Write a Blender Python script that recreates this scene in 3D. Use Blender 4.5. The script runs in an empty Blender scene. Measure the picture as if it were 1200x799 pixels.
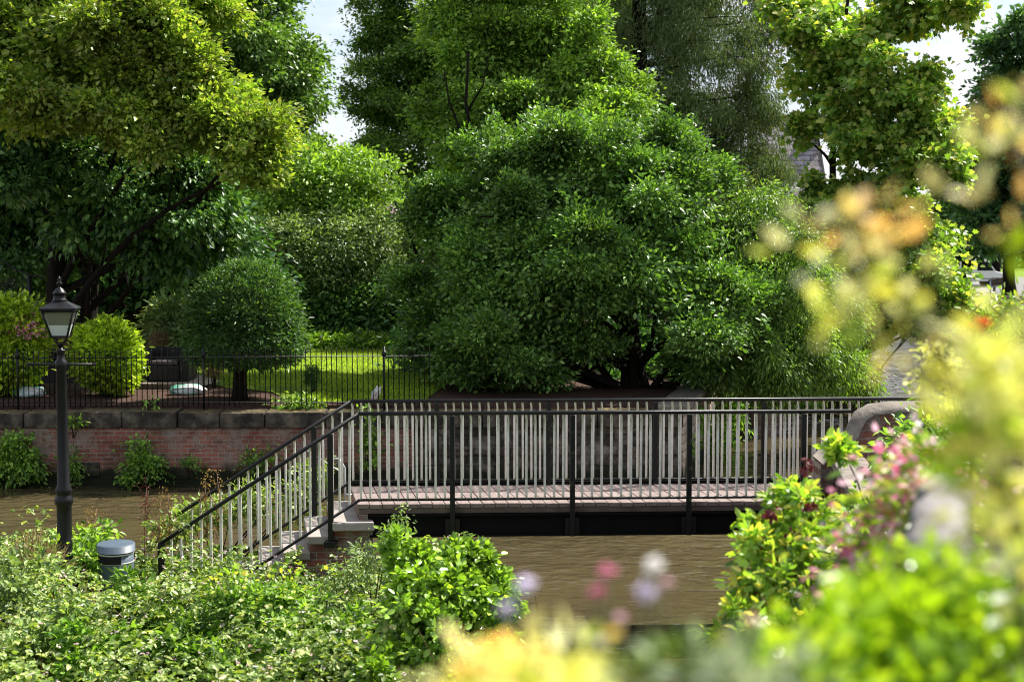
import bpy, bmesh, math, random
import numpy as np
from mathutils import Vector
R = math.radians
random.seed(7)
rng = np.random.default_rng(11)
S = bpy.context.scene
COL = S.collection
CAMZ = 4.6                                   # eye height above the canal water (z = 0)
F = 1667.0
TH = math.atan((399.5 - 290) / F)
def P(px, py, D):
    u = (px - 600) / F; v = (399.5 - py) / F
    y = math.cos(TH) + v * math.sin(TH); z = -math.sin(TH) + v * math.cos(TH)
    k = D / y
    return Vector((u * k, D, CAMZ + z * k))
def lin(h):                                  # srgb 0..255 -> linear
    r = []
    for c in h:
        c /= 255.0
        r.append(c / 12.92 if c <= .04045 else ((c + .055) / 1.055) ** 2.4)
    return tuple(r)

# ------------------------------------------------------------------ materials
def newmat(name):
    m = bpy.data.materials.new(name); m.use_nodes = True
    nt = m.node_tree; nt.nodes.clear()
    out = nt.nodes.new('ShaderNodeOutputMaterial')
    return m, nt, out
def nd(nt, t, **kw):
    n = nt.nodes.new(t)
    for k, v in kw.items():
        if k.startswith('i_'):
            key = k[2:]
            key = int(key) if key.isdigit() else key.replace('_', ' ')
            n.inputs[key].default_value = v
        else: setattr(n, k, v)
    return n
def c4(c): return (c[0], c[1], c[2], 1)
def ramp(nt, stops, interp='LINEAR'):
    r = nt.nodes.new('ShaderNodeValToRGB'); r.color_ramp.interpolation = interp
    e = r.color_ramp.elements
    while len(e) < len(stops): e.new(.5)
    for i, (p, c) in enumerate(stops):
        e[i].position = p; e[i].color = c4(c) if len(c) == 3 else c
    return r
def objcoord(nt, scale=(1, 1, 1)):
    tc = nt.nodes.new('ShaderNodeTexCoord'); mp = nt.nodes.new('ShaderNodeMapping')
    mp.inputs['Scale'].default_value = scale
    nt.links.new(tc.outputs['Object'], mp.inputs['Vector'])
    return mp.outputs['Vector']
def noise(nt, vec, scale, detail=4, rough=.55):
    n = nd(nt, 'ShaderNodeTexNoise'); n.inputs['Scale'].default_value = scale
    n.inputs['Detail'].default_value = detail; n.inputs['Roughness'].default_value = rough
    if vec is not None: nt.links.new(vec, n.inputs['Vector'])
    return n
def mixc(nt, fac, a, b, mode='MIX'):
    m = nt.nodes.new('ShaderNodeMix'); m.data_type = 'RGBA'; m.blend_type = mode
    for inp, v in ((m.inputs[0], fac), (m.inputs[6], a), (m.inputs[7], b)):
        if hasattr(v, 'links') or isinstance(v, bpy.types.NodeSocket): nt.links.new(v, inp)
        else: inp.default_value = c4(v) if isinstance(v, tuple) else v
    return m.outputs[2]
def surf(name, stops, scale=3, rough=.7, bump=.3, bscale=None, metal=0, spec=.4, vscale=(1, 1, 1), spots=None):
    m, nt, out = newmat(name)
    v = objcoord(nt, vscale)
    n = noise(nt, v, scale, 6, .6)
    r = ramp(nt, stops); nt.links.new(n.outputs['Fac'], r.inputs['Fac'])
    col = r.outputs['Color']
    if spots:                                # (colour, scale, threshold)
        for sc, ss, th in spots:
            n3 = noise(nt, v, ss, 6, .65)
            rr = ramp(nt, [(th, (0, 0, 0)), (min(1, th + .07), (1, 1, 1))]); nt.links.new(n3.outputs['Fac'], rr.inputs['Fac'])
            col = mixc(nt, rr.outputs['Color'], col, sc)
    b = nd(nt, 'ShaderNodeBsdfPrincipled')
    nt.links.new(col, b.inputs['Base Color'])
    b.inputs['Roughness'].default_value = rough; b.inputs['Metallic'].default_value = metal
    b.inputs['Specular IOR Level'].default_value = spec
    if bump:
        n2 = noise(nt, v, bscale or scale * 4, 5, .6)
        bp = nd(nt, 'ShaderNodeBump'); bp.inputs['Strength'].default_value = bump; bp.inputs['Distance'].default_value = .02
        nt.links.new(n2.outputs['Fac'], bp.inputs['Height']); nt.links.new(bp.outputs['Normal'], b.inputs['Normal'])
    nt.links.new(b.outputs['BSDF'], out.inputs['Surface'])
    return m
def leafmat(name, cols, trans=.35, tint=(1.5, 1.35, .45), rough=.45, spec=.35, nscale=.8, var=.35, gain=2.1):
    """leaf colours differ from leaf to leaf and from bough to bough; light passes through the blade"""
    m, nt, out = newmat(name)
    g = nd(nt, 'ShaderNodeNewGeometry')
    k = len(cols); sp = [1.0] * k
    if gain > 1.9: sp[0] = .55; sp[-1] = 1.3
    r = ramp(nt, [(i / max(1, k - 1), tuple(min(.85, q * gain * sp[i]) for q in c)) for i, c in enumerate(cols)])
    nt.links.new(g.outputs['Random Per Island'], r.inputs['Fac'])
    n = noise(nt, objcoord(nt), nscale, 2)
    mr = nd(nt, 'ShaderNodeMapRange'); mr.inputs['From Min'].default_value = .3; mr.inputs['From Max'].default_value = .7
    mr.inputs['To Min'].default_value = 1 - var; mr.inputs['To Max'].default_value = 1 + var
    nt.links.new(n.outputs['Fac'], mr.inputs['Value'])
    cmb = nd(nt, 'ShaderNodeCombineColor')
    for i in range(3): nt.links.new(mr.outputs['Result'], cmb.inputs[i])
    col = mixc(nt, 1.0, r.outputs['Color'], cmb.outputs['Color'], 'MULTIPLY')
    b = nd(nt, 'ShaderNodeBsdfPrincipled'); nt.links.new(col, b.inputs['Base Color'])
    b.inputs['Roughness'].default_value = rough; b.inputs['Specular IOR Level'].default_value = spec
    tcol = mixc(nt, 1.0, col, tint, 'MULTIPLY')
    t = nd(nt, 'ShaderNodeBsdfTranslucent'); nt.links.new(tcol, t.inputs['Color'])
    mx = nd(nt, 'ShaderNodeMixShader'); mx.inputs['Fac'].default_value = trans
    nt.links.new(b.outputs['BSDF'], mx.inputs[1]); nt.links.new(t.outputs['BSDF'], mx.inputs[2])
    nt.links.new(mx.outputs['Shader'], out.inputs['Surface'])
    return m

M = {}
M['black'] = surf('black_paint', [(0, (.003, .003, .0035)), (1, (.007, .007, .008))], 6, .42, .12, 40, spec=.3, spots=[((.035, .02, .012), 11, .69)])
M['girder'] = surf('girder_paint', [(0, (.002, .002, .002)), (1, (.006, .0055, .005))], 3, .7, .2, 20, spec=.12, spots=[((.02, .022, .012), 2.3, .66)])
M['post'] = surf('post_paint', [(0, (.003, .003, .0035)), (1, (.008, .008, .007))], 4, .5, .15, 30, spec=.3, spots=[((.05, .065, .02), 5, .6)])
M['baluster'] = surf('weathered_white_bar', [(.3, (.56, .53, .46)), (.7, (.74, .72, .67))], 5, .55, .15, 40, vscale=(3, 3, 1),
                     spots=[((.20, .22, .08), 2.2, .50), ((.28, .2, .13), 9, .62)])
M['deck'] = surf('deck_timber', [(.25, (.15, .11, .10)), (.5, (.21, .16, .148)), (.8, (.27, .215, .2))], 2.2, .8, .5, 30, vscale=(6, 1, 3),
                 spots=[((.2, .2, .1), 2.6, .7)])
M['fascia'] = surf('fascia_timber', [(.3, (.07, .05, .04)), (.7, (.15, .11, .09))], 5, .85, .5, 30)
M['step'] = surf('step_stone', [(.3, (.22, .19, .17)), (.7, (.32, .29, .265))], 4, .85, .4, 30, spots=[((.2, .19, .13), 2.2, .6)])
M['galv'] = surf('galvanised', [(0, (.40, .42, .44)), (1, (.55, .57, .6))], 8, .4, .1, metal=.6)
M['lawn'] = surf('lawn_turf', [(.3, (.09, .15, .014)), (.55, (.14, .21, .022)), (.8, (.19, .24, .04))], 1.2, .9, .6, 60, spec=.1)
M['mulch'] = surf('mulch', [(.3, (.03, .018, .013)), (.55, (.075, .045, .035)), (.8, (.16, .105, .085))], 14, .95, .8, 40, spec=.1)
M['paving'] = surf('paving', [(.3, (.30, .24, .19)), (.7, (.42, .35, .29))], 2, .9, .3, 30)
M['soil'] = surf('bank_soil', [(.3, (.02, .02, .01)), (.7, (.05, .045, .02))], 5, .95, .8, 30, spec=.1)
M['bark'] = surf('bark', [(.3, (.010, .008, .006)), (.7, (.032, .026, .02))], 6, .9, .8, 20, vscale=(3, 3, .6), spec=.1)
M['barkdark'] = surf('bark_dark', [(.3, (.006, .005, .004)), (.7, (.02, .016, .012))], 6, .9, .8, 20, vscale=(3, 3, .6), spec=.1)
M['stem'] = surf('green_stem', [(.3, (.06, .08, .02)), (.7, (.12, .10, .04))], 8, .7, .1)
M['redstem'] = surf('red_stem', [(.3, (.12, .05, .03)), (.7, (.2, .1, .06))], 8, .7, .1)
M['wicker'] = surf('dark_rattan', [(.3, (.006, .0055, .006)), (.7, (.016, .015, .017))], 30, .55, .6, 90, spec=.35)
M['cushion'] = surf('taupe_cushion', [(.3, (.06, .05, .05)), (.7, (.10, .09, .085))], 5, .9, .2)
M['bin'] = surf('bin_blue_grey', [(.3, (.05, .075, .105)), (.7, (.075, .105, .14))], 3, .5, .1, spec=.4, spots=[((.11, .12, .12), 9, .66)])
M['band'] = surf('bin_band', [(0, (.5, .48, .44)), (1, (.6, .58, .55))], 5, .5, 0)
M['dark'] = surf('dark_void', [(0, (.004, .004, .004)), (1, (.006, .006, .006))], 3, .9, 0)
M['coping'] = surf('sooty_stone', [(.32, (.016, .014, .012)), (.5, (.055, .047, .038)), (.72, (.17, .145, .11))], 3.2, .95, 1.0, 10, spec=.15,
                   spots=[((.14, .13, .10), 7, .64)])
M['lichen'] = surf('lichen_top', [(.35, (.05, .04, .025)), (.55, (.12, .09, .035)), (.72, (.30, .22, .05))], 5, .95, .8, 22)
M['capstone'] = surf('cap_stone', [(.3, (.11, .092, .075)), (.7, (.25, .215, .18))], 6, .9, .8, 18, spots=[((.1, .08, .06), 3, .6)])
M['palestone'] = surf('pale_stone', [(.3, (.13, .12, .115)), (.7, (.28, .26, .255))], 5, .85, .6, 20, spots=[((.12, .11, .11), 4, .6)])
M['slate'] = None
M['white'] = surf('white_paint', [(0, (.7, .7, .7)), (1, (.8, .8, .8))], 3, .4, 0)
M['tyre'] = surf('tyre', [(0, (.01, .01, .01)), (1, (.02, .02, .02))], 3, .8, 0)
M['asphalt'] = surf('asphalt', [(0, (.10, .10, .10)), (1, (.2, .19, .19))], 5, .9, .2)
M['sack'] = surf('sack_plastic', [(.42, (.10, .34, .25)), (.5, (.5, .62, .58)), (.6, (.68, .68, .66))], 3.5, .45, .2)
M['sackw'] = surf('white_bag', [(.42, (.42, .55, .50)), (.5, (.7, .7, .68)), (.66, (.66, .52, .50))], 4, .5, .2)

def brickmat(name, a, b, mortar, scale=1.0, stain=.5, horiz='X'):
    m, nt, out = newmat(name)
    tc = nd(nt, 'ShaderNodeTexCoord'); sp = nd(nt, 'ShaderNodeSeparateXYZ'); cb = nd(nt, 'ShaderNodeCombineXYZ')
    nt.links.new(tc.outputs['Object'], sp.inputs[0])
    nt.links.new(sp.outputs[horiz], cb.inputs['X']); nt.links.new(sp.outputs['Z'], cb.inputs['Y'])
    wob = noise(nt, tc.outputs['Object'], 2.5, 3); 
    dv = nd(nt, 'ShaderNodeVectorMath', operation='SCALE'); dv.inputs['Scale'].default_value = .06
    nt.links.new(wob.outputs['Color'], dv.inputs[0])
    av = nd(nt, 'ShaderNodeVectorMath', operation='ADD'); nt.links.new(cb.outputs[0], av.inputs[0]); nt.links.new(dv.outputs[0], av.inputs[1])
    br = nd(nt, 'ShaderNodeTexBrick'); br.inputs['Scale'].default_value = scale
    br.inputs['Brick Width'].default_value = .235; br.inputs['Row Height'].default_value = .085
    br.inputs['Mortar Size'].default_value = .009; br.inputs['Mortar Smooth'].default_value = .3; br.inputs['Bias'].default_value = 0
    br.inputs['Color1'].default_value = c4(a); br.inputs['Color2'].default_value = c4(b); br.inputs['Mortar'].default_value = c4(mortar)
    nt.links.new(av.outputs[0], br.inputs['Vector'])
    n1 = noise(nt, tc.outputs['Object'], 1.1, 6, .7)
    r1 = ramp(nt, [(.42, (1, 1, 1)), (.60, (.32, .30, .27))]); nt.links.new(n1.outputs['Fac'], r1.inputs['Fac'])
    col = mixc(nt, .75, br.outputs['Color'], r1.outputs['Color'], 'MULTIPLY')
    n2 = noise(nt, tc.outputs['Object'], 2.3, 6, .7)
    r2 = ramp(nt, [(.49, (0, 0, 0)), (.66, (.9, .9, .9))]); nt.links.new(n2.outputs['Fac'], r2.inputs['Fac'])
    col = mixc(nt, r2.outputs['Color'], col, (.26, .22, .19))
    # algae and damp, a real tide mark above the water line
    ns = noise(nt, tc.outputs['Object'], 3, 4)
    ma = nd(nt, 'ShaderNodeMath', operation='MULTIPLY_ADD'); ma.inputs[1].default_value = -.5
    nt.links.new(ns.outputs['Fac'], ma.inputs[0]); nt.links.new(sp.outputs['Z'], ma.inputs[2])
    r3 = ramp(nt, [(.0, (1, 1, 1)), (.22, (0, 0, 0))]); nt.links.new(ma.outputs[0], r3.inputs['Fac'])
    col = mixc(nt, r3.outputs['Color'], col, (.018, .022, .010))
    b_ = nd(nt, 'ShaderNodeBsdfPrincipled'); nt.links.new(col, b_.inputs['Base Color']); b_.inputs['Roughness'].default_value = .9
    b_.inputs['Specular IOR Level'].default_value = .2
    ad = nd(nt, 'ShaderNodeMath', operation='MULTIPLY_ADD'); ad.inputs[1].default_value = -1.0
    nt.links.new(br.outputs['Fac'], ad.inputs[0]); n4 = noise(nt, tc.outputs['Object'], 25, 4); nt.links.new(n4.outputs['Fac'], ad.inputs[2])
    bp = nd(nt, 'ShaderNodeBump'); bp.inputs['Strength'].default_value = .8; bp.inputs['Distance'].default_value = .02
    nt.links.new(ad.outputs[0], bp.inputs['Height']); nt.links.new(bp.outputs['Normal'], b_.inputs['Normal'])
    nt.links.new(b_.outputs[0], out.inputs['Surface'])
    return m
M['brick'] = brickmat('old_red_brick', (.34, .125, .09), (.19, .09, .07), (.36, .31, .26))
M['brickside'] = brickmat('old_red_brick_end', (.24, .085, .06), (.12, .055, .045), (.2, .17, .14), horiz='Y')
M['pinkbrick'] = brickmat('pink_brick', (.42, .27, .22), (.34, .22, .18), (.4, .36, .32))
M['slate'] = brickmat('slate_courses', (.42, .39, .43), (.35, .33, .37), (.12, .11, .12), scale=.36)
M['rubble'] = brickmat('rubble_stone', (.085, .07, .055), (.045, .042, .034), (.03, .03, .02), scale=.42)
M['ashlar'] = brickmat('pale_ashlar', (.58, .46, .38), (.50, .41, .34), (.25, .22, .18), scale=.5, horiz='Y')

def watermat():
    m, nt, out = newmat('muddy_water')
    v = objcoord(nt, (1, 1, 1))
    n0 = noise(nt, v, .25, 3)
    r = ramp(nt, [(.3, (.054, .043, .021)), (.7, (.076, .060, .030))]); nt.links.new(n0.outputs['Fac'], r.inputs['Fac'])
    b = nd(nt, 'ShaderNodeBsdfPrincipled'); nt.links.new(r.outputs[0], b.inputs['Base Color'])
    b.inputs['Roughness'].default_value = .06; b.inputs['IOR'].default_value = 1.333; b.inputs['Specular IOR Level'].default_value = .5
    def rip(rot, sx, sy, sc, det):
        tc = nt.nodes.new('ShaderNodeTexCoord'); mp = nt.nodes.new('ShaderNodeMapping')
        mp.inputs['Rotation'].default_value = (0, 0, R(rot)); mp.inputs['Scale'].default_value = (sx, sy, 1)
        nt.links.new(tc.outputs['Object'], mp.inputs['Vector'])
        n = noise(nt, mp.outputs['Vector'], sc, det, .5); n.inputs['Distortion'].default_value = .6
        return n
    n1 = rip(16, 1.25, 2.1, 1.35, 1); n2 = rip(-20, 1.3, 1.9, 2.5, 1); n3 = rip(5, .5, .9, .35, 2)
    a1 = nd(nt, 'ShaderNodeMath', operation='MULTIPLY_ADD'); a1.inputs[1].default_value = .55
    nt.links.new(n2.outputs['Fac'], a1.inputs[0]); nt.links.new(n1.outputs['Fac'], a1.inputs[2])
    ad = nd(nt, 'ShaderNodeMath', operation='MULTIPLY')
    mr = nd(nt, 'ShaderNodeMapRange'); mr.inputs['From Min'].default_value = .35; mr.inputs['From Max'].default_value = .65; mr.inputs['To Min'].default_value = .35; mr.inputs['To Max'].default_value = 1.2
    nt.links.new(n3.outputs['Fac'], mr.inputs['Value']); nt.links.new(a1.outputs[0], ad.inputs[0]); nt.links.new(mr.outputs['Result'], ad.inputs[1])
    bp = nd(nt, 'ShaderNodeBump'); bp.inputs['Strength'].default_value = 1.0; bp.inputs['Distance'].default_value = .09
    nt.links.new(ad.outputs[0], bp.inputs['Height']); nt.links.new(bp.outputs['Normal'], b.inputs['Normal'])
    nt.links.new(b.outputs[0], out.inputs['Surface'])
    return m
M['water'] = watermat()
def glassmat():
    m, nt, out = newmat('lantern_glass')
    b = nd(nt, 'ShaderNodeBsdfPrincipled'); b.inputs['Base Color'].default_value = (.32, .33, .26, 1)
    b.inputs['Roughness'].default_value = .12; b.inputs['Transmission Weight'].default_value = .55
    nt.links.new(b.outputs[0], out.inputs['Surface']); return m
M['glass'] = glassmat()
M['frost'] = surf('frosted_glass', [(0, (.42, .47, .47)), (1, (.55, .6, .6))], 3, .35, 0)

# leaves
Y = (1.35, 1.45, .40)
M['l_yellow'] = leafmat('leaf_yellow_green', [(.05, .095, .012), (.09, .14, .018), (.155, .20, .032), (.11, .11, .035)], 0.38, Y, .38, gain=2.25)
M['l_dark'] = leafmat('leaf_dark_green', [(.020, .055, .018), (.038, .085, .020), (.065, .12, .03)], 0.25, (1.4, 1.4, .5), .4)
M['l_tall'] = leafmat('leaf_lime_green', [(.03, .068, .016), (.055, .105, .02), (.09, .145, .03)], 0.30, Y)
M['l_fresh'] = leafmat('leaf_fresh_green', [(.05, .10, .016), (.09, .16, .025), (.14, .20, .03)], 0.32, Y)
M['l_olive'] = leafmat('leaf_olive_green', [(.05, .085, .03), (.09, .13, .045), (.13, .17, .06)], 0.25, Y)
M['l_centre'] = leafmat('leaf_mid_green', [(.034, .074, .013), (.062, .118, .020), (.11, .17, .032)], 0.32, Y, .36, .45)
M['l_bush'] = leafmat('leaf_glossy_green', [(.030, .070, .014), (.054, .112, .022), (.095, .158, .034)], 0.30, Y, .42, .4)
M['l_conifer'] = leafmat('needle_grey_green', [(.04, .075, .026), (.07, .11, .036), (.105, .145, .05), (.10, .10, .05)], 0.22, Y, .6, .2, gain=1.6)
M['l_maple'] = leafmat('leaf_sycamore', [(.042, .09, .016), (.075, .135, .022), (.13, .185, .035), (.17, .16, .05)], 0.38, Y, .4, gain=2.6)
M['l_willow'] = leafmat('leaf_trailing', [(.036, .078, .016), (.07, .125, .026), (.12, .175, .042)], .45, Y, .42, .4)
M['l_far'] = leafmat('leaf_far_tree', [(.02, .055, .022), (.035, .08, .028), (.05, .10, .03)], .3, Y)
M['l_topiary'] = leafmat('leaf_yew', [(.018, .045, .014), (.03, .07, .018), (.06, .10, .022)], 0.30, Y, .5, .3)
M['l_ball'] = leafmat('leaf_laurel', [(.08, .13, .01), (.15, .21, .016), (.24, .30, .028)], .45, Y, .35, .5)
M['l_bramble'] = leafmat('leaf_bramble', [(.05, .09, .018), (.085, .135, .028), (.13, .175, .045), (.17, .18, .065)], 0.30, Y, .42, .45, nscale=1.4, var=.4)
M['l_alder'] = leafmat('leaf_alder', [(.055, .11, .015), (.10, .17, .022), (.17, .24, .035)], 0.33, Y, .32, .6)
M['l_ivy'] = leafmat('leaf_ivy', [(.03, .08, .015), (.07, .13, .025), (.12, .19, .03)], 0.42, Y)
M['l_honey'] = leafmat('leaf_honeysuckle', [(.06, .13, .02), (.11, .19, .03), (.19, .26, .04), (.24, .2, .05)], .4, Y, .35, .5)
M['l_lime'] = leafmat('leaf_bright_lime', [(.16, .28, .012), (.25, .40, .02), (.34, .48, .04)], .45, (1.35, 1.25, .4), .25, .6, gain=1.2)
M['l_gold'] = leafmat('leaf_gold', [(.42, .42, .05), (.60, .56, .14), (.70, .62, .28), (.32, .40, .05)], .45, (1.15, 1.1, .7), .4, gain=1.8)
M['l_orange'] = leafmat('leaf_orange_tip', [(.55, .32, .10), (.64, .44, .18), (.66, .52, .24), (.50, .26, .08)], .45, (1.15, 1.05, .7), .4, gain=1.65)
M['l_glaucous'] = leafmat('leaf_glaucous', [(.30, .40, .20), (.42, .5, .32), (.5, .56, .42)], .3, (1.2, 1.2, .7), .5, gain=1.0)
M['straw'] = leafmat('dry_straw', [(.24, .17, .09), (.34, .25, .13), (.42, .33, .19)], .25, (1.1, 1, .8), .8, .1, gain=1.0)
M['seed'] = leafmat('dock_seed', [(.26, .17, .05), (.36, .27, .08), (.17, .09, .05)], .3, (1.2, 1, .6), .8, .1, gain=1.0)
M['pink'] = leafmat('petal_pink', [(.62, .12, .26), (.72, .28, .42), (.8, .5, .6)], .4, (1.1, .9, 1), .5, .2, gain=1.0)
M['paleP'] = leafmat('petal_pale', [(.62, .32, .42), (.74, .56, .62), (.82, .78, .80)], .4, (1.1, 1, 1), .5, .2, gain=1.0)
M['pinkmix'] = leafmat('petal_valerian', [(.60, .10, .22), (.68, .22, .36), (.76, .5, .58), (.8, .72, .74)], .4, (1.1, .9, 1), .5, .2, gain=1.1)
M['lilac'] = leafmat('petal_lilac', [(.68, .60, .76), (.76, .72, .82)], .4, (1, 1, 1), .5, .2, gain=1.0)
M['whiteP'] = leafmat('petal_white', [(.80, .78, .76), (.85, .84, .83)], .4, (1, 1, 1), .5, .2, gain=1.0)
M['red'] = leafmat('petal_red', [(.6, .01, .02), (.7, .03, .04)], .3, (1, .6, .6), .5, .2, gain=1.0)
M['berry'] = leafmat('bract_maroon', [(.10, .012, .02), (.18, .03, .03)], .2, (1.1, .8, .8), .4, .4, gain=1.0)
M['grass'] = leafmat('grass_blade', [(.08, .14, .01), (.14, .20, .018), (.22, .25, .03)], .45, Y, .5, .25, nscale=.5)

# ------------------------------------------------------------------ mesh building
def tag(o, label=None, cat=None, group=None, kind=None):
    if label: o['label'] = label
    if cat: o['category'] = cat
    if group: o['group'] = group
    if kind: o['kind'] = kind
    return o
def empty(name, loc, label=None, cat=None, group=None):
    o = bpy.data.objects.new(name, None); COL.objects.link(o); o.location = loc; o.empty_display_size = .2
    bpy.context.view_layer.update()
    return tag(o, label, cat, group)
def link(name, me, mat, parent=None):
    o = bpy.data.objects.new(name, me); COL.objects.link(o)
    for m in (mat if isinstance(mat, (list, tuple)) else [mat]): me.materials.append(m)
    if parent is not None:
        o.parent = parent
        o.matrix_parent_inverse = parent.matrix_world.inverted()
    return o
class MB:
    def __init__(s): s.v = []; s.f = []; s.mi = []; s.sm = []
    def add(s, vs, fs, mi=0, smooth=False):
        b = len(s.v); s.v += [tuple(x) for x in vs]
        for f in fs: s.f.append(tuple(i + b for i in f)); s.mi.append(mi); s.sm.append(smooth)
        return s
    def hexa(s, p, mi=0):      # 8 points: bottom 4 ccw then top 4
        return s.add(p, [(3, 2, 1, 0), (4, 5, 6, 7), (0, 1, 5, 4), (1, 2, 6, 5), (2, 3, 7, 6), (3, 0, 4, 7)], mi)
    def box(s, c, d, mi=0, rz=0):
        x, y, z = d[0] / 2, d[1] / 2, d[2] / 2
        cs, sn = math.cos(rz), math.sin(rz)
        ps = []
        for zz in (-z, z):
            for xx, yy in ((-x, -y), (x, -y), (x, y), (-x, y)):
                ps.append((c[0] + xx * cs - yy * sn, c[1] + xx * sn + yy * cs, c[2] + zz))
        return s.hexa(ps, mi)
    def slab(s, a, b, across, z0, z1, mi=0):   # strip from a to b (xy), offset by vector across, z range
        a = Vector((a[0], a[1], 0)); b = Vector((b[0], b[1], 0)); w = Vector((across[0], across[1], 0))
        ps = [a, b, b + w, a + w]
        return s.hexa([(q.x, q.y, z0) for q in ps] + [(q.x, q.y, z1) for q in ps], mi)
    def tube(s, pts, rad, seg=8, cap=True, mi=0):
        pts = [Vector(p) for p in pts]; n = len(pts)
        if not hasattr(rad, '__len__'): rad = [rad] * n
        vs = []; prev = None
        for i, p in enumerate(pts):
            t = (pts[min(i + 1, n - 1)] - pts[max(i - 1, 0)]).normalized()
            if prev is None:
                a = Vector((0, 0, 1)) if abs(t.z) < .9 else Vector((1, 0, 0))
                prev = t.cross(a).normalized()
            e1 = (prev - t * prev.dot(t)).normalized(); e2 = t.cross(e1); prev = e1
            for k in range(seg):
                an = 2 * math.pi * k / seg
                vs.append(p + (e1 * math.cos(an) + e2 * math.sin(an)) * rad[i])
        fs = []
        for i in range(n - 1):
            for k in range(seg):
                k2 = (k + 1) % seg
                fs.append((i * seg + k, i * seg + k2, (i + 1) * seg + k2, (i + 1) * seg + k))
        s.add(vs, fs, mi, True)
        if cap:
            b = len(s.v) - len(vs)
            s.f.append(tuple(b + k for k in reversed(range(seg)))); s.mi.append(mi); s.sm.append(False)
            s.f.append(tuple(b + (n - 1) * seg + k for k in range(seg))); s.mi.append(mi); s.sm.append(False)
        return s
    def lathe(s, c, prof, seg=24, mi=0, rot=0):      # prof: (r, z)
        vs = []
        for r, z in prof:
            for k in range(seg):
                a = 2 * math.pi * k / seg + rot
                vs.append((c[0] + r * math.cos(a), c[1] + r * math.sin(a), c[2] + z))
        fs = []
        for i in range(len(prof) - 1):
            for k in range(seg):
                k2 = (k + 1) % seg
                fs.append((i * seg + k, i * seg + k2, (i + 1) * seg + k2, (i + 1) * seg + k))
        fs.append(tuple(reversed(range(seg)))); fs.append(tuple((len(prof) - 1) * seg + k for k in range(seg)))
        return s.add(vs, fs, mi, seg > 8)
    def build(s, name, mat, parent=None, bevel=0, seg=2):
        me = bpy.data.meshes.new(name); me.from_pydata(s.v, [], s.f)
        me.polygons.foreach_set('material_index', s.mi); me.polygons.foreach_set('use_smooth', s.sm)
        if bevel:
            bm = bmesh.new(); bm.from_mesh(me)
            es = [e for e in bm.edges if len(e.link_faces) == 2 and e.calc_face_angle(0) > .6]
            bmesh.ops.bevel(bm, geom=es, offset=bevel, segments=seg, affect='EDGES', profile=.5)
            bm.to_mesh(me); bm.free()
        me.update()
        return link(name, me, mat, parent)
def nz(a): return a / np.maximum(np.linalg.norm(a, axis=1, keepdims=True), 1e-9)
def leaf_mesh(name, P_, A, N, L, W, mat, parent=None, shape='rhomb', fold=.25, curl=.12):
    n = len(P_); A = nz(A); B = nz(np.cross(N, A)); N = np.cross(A, B)
    L = np.broadcast_to(L, (n,))[:, None]; W = np.broadcast_to(W, (n,))[:, None]
    if shape == 'rhomb':
        V = np.stack([P_, P_ + A * L * .42 + B * W * .5 + N * W * fold * .5, P_ + A * L - N * curl * L,
                      P_ + A * L * .42 - B * W * .5 + N * W * fold * .5], 1)
        fi = np.array([[0, 1, 2], [0, 2, 3]]); k = 4
    elif shape == 'oval':
        V = np.stack([P_, P_ + A * L * .28 + B * W * .44 + N * W * fold * .45, P_ + A * L * .68 + B * W * .38 + N * (W * fold * .4 - curl * L * .4),
                      P_ + A * L - N * curl * L, P_ + A * L * .68 - B * W * .38 + N * (W * fold * .4 - curl * L * .4),
                      P_ + A * L * .28 - B * W * .44 + N * W * fold * .45], 1)
        fi = np.array([[0, 1, 2, 3], [0, 3, 4, 5]]); k = 6
    else:                                    # lobed: a palmate leaf, five points
        pts = [(0, 0), (.18, .30), (.30, .52), (.48, .30), (.72, .40), (.70, .20), (1, 0), (.70, -.20), (.72, -.40), (.48, -.30), (.30, -.52), (.18, -.30)]
        V = np.stack([P_ + A * L * a + B * W * b + N * (abs(b) * W * fold - curl * L * a * a) for a, b in pts], 1)
        fi = None; k = 12
        tri = [(0, 1, 2, 3), (0, 3, 4, 5), (0, 5, 6, 7), (0, 7, 8, 9), (0, 9, 10, 11)]
        fi = np.array(tri)
    F_ = (np.arange(n)[:, None, None] * k + fi[None]).reshape(-1, fi.shape[1])
    me = bpy.data.meshes.new(name)
    me.vertices.add(n * k); me.vertices.foreach_set('co', V.reshape(-1).astype(np.float32))
    m, c = F_.shape
    me.loops.add(m * c); me.loops.foreach_set('vertex_index', F_.reshape(-1).astype(np.int32))
    me.polygons.add(m); me.polygons.foreach_set('loop_start', (np.arange(m) * c).astype(np.int32))
    me.update(calc_edges=True)
    return link(name, me, mat, parent)
def rnd(n): return rng.normal(size=(n, 3))
def unit(n): return nz(rnd(n))

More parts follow.
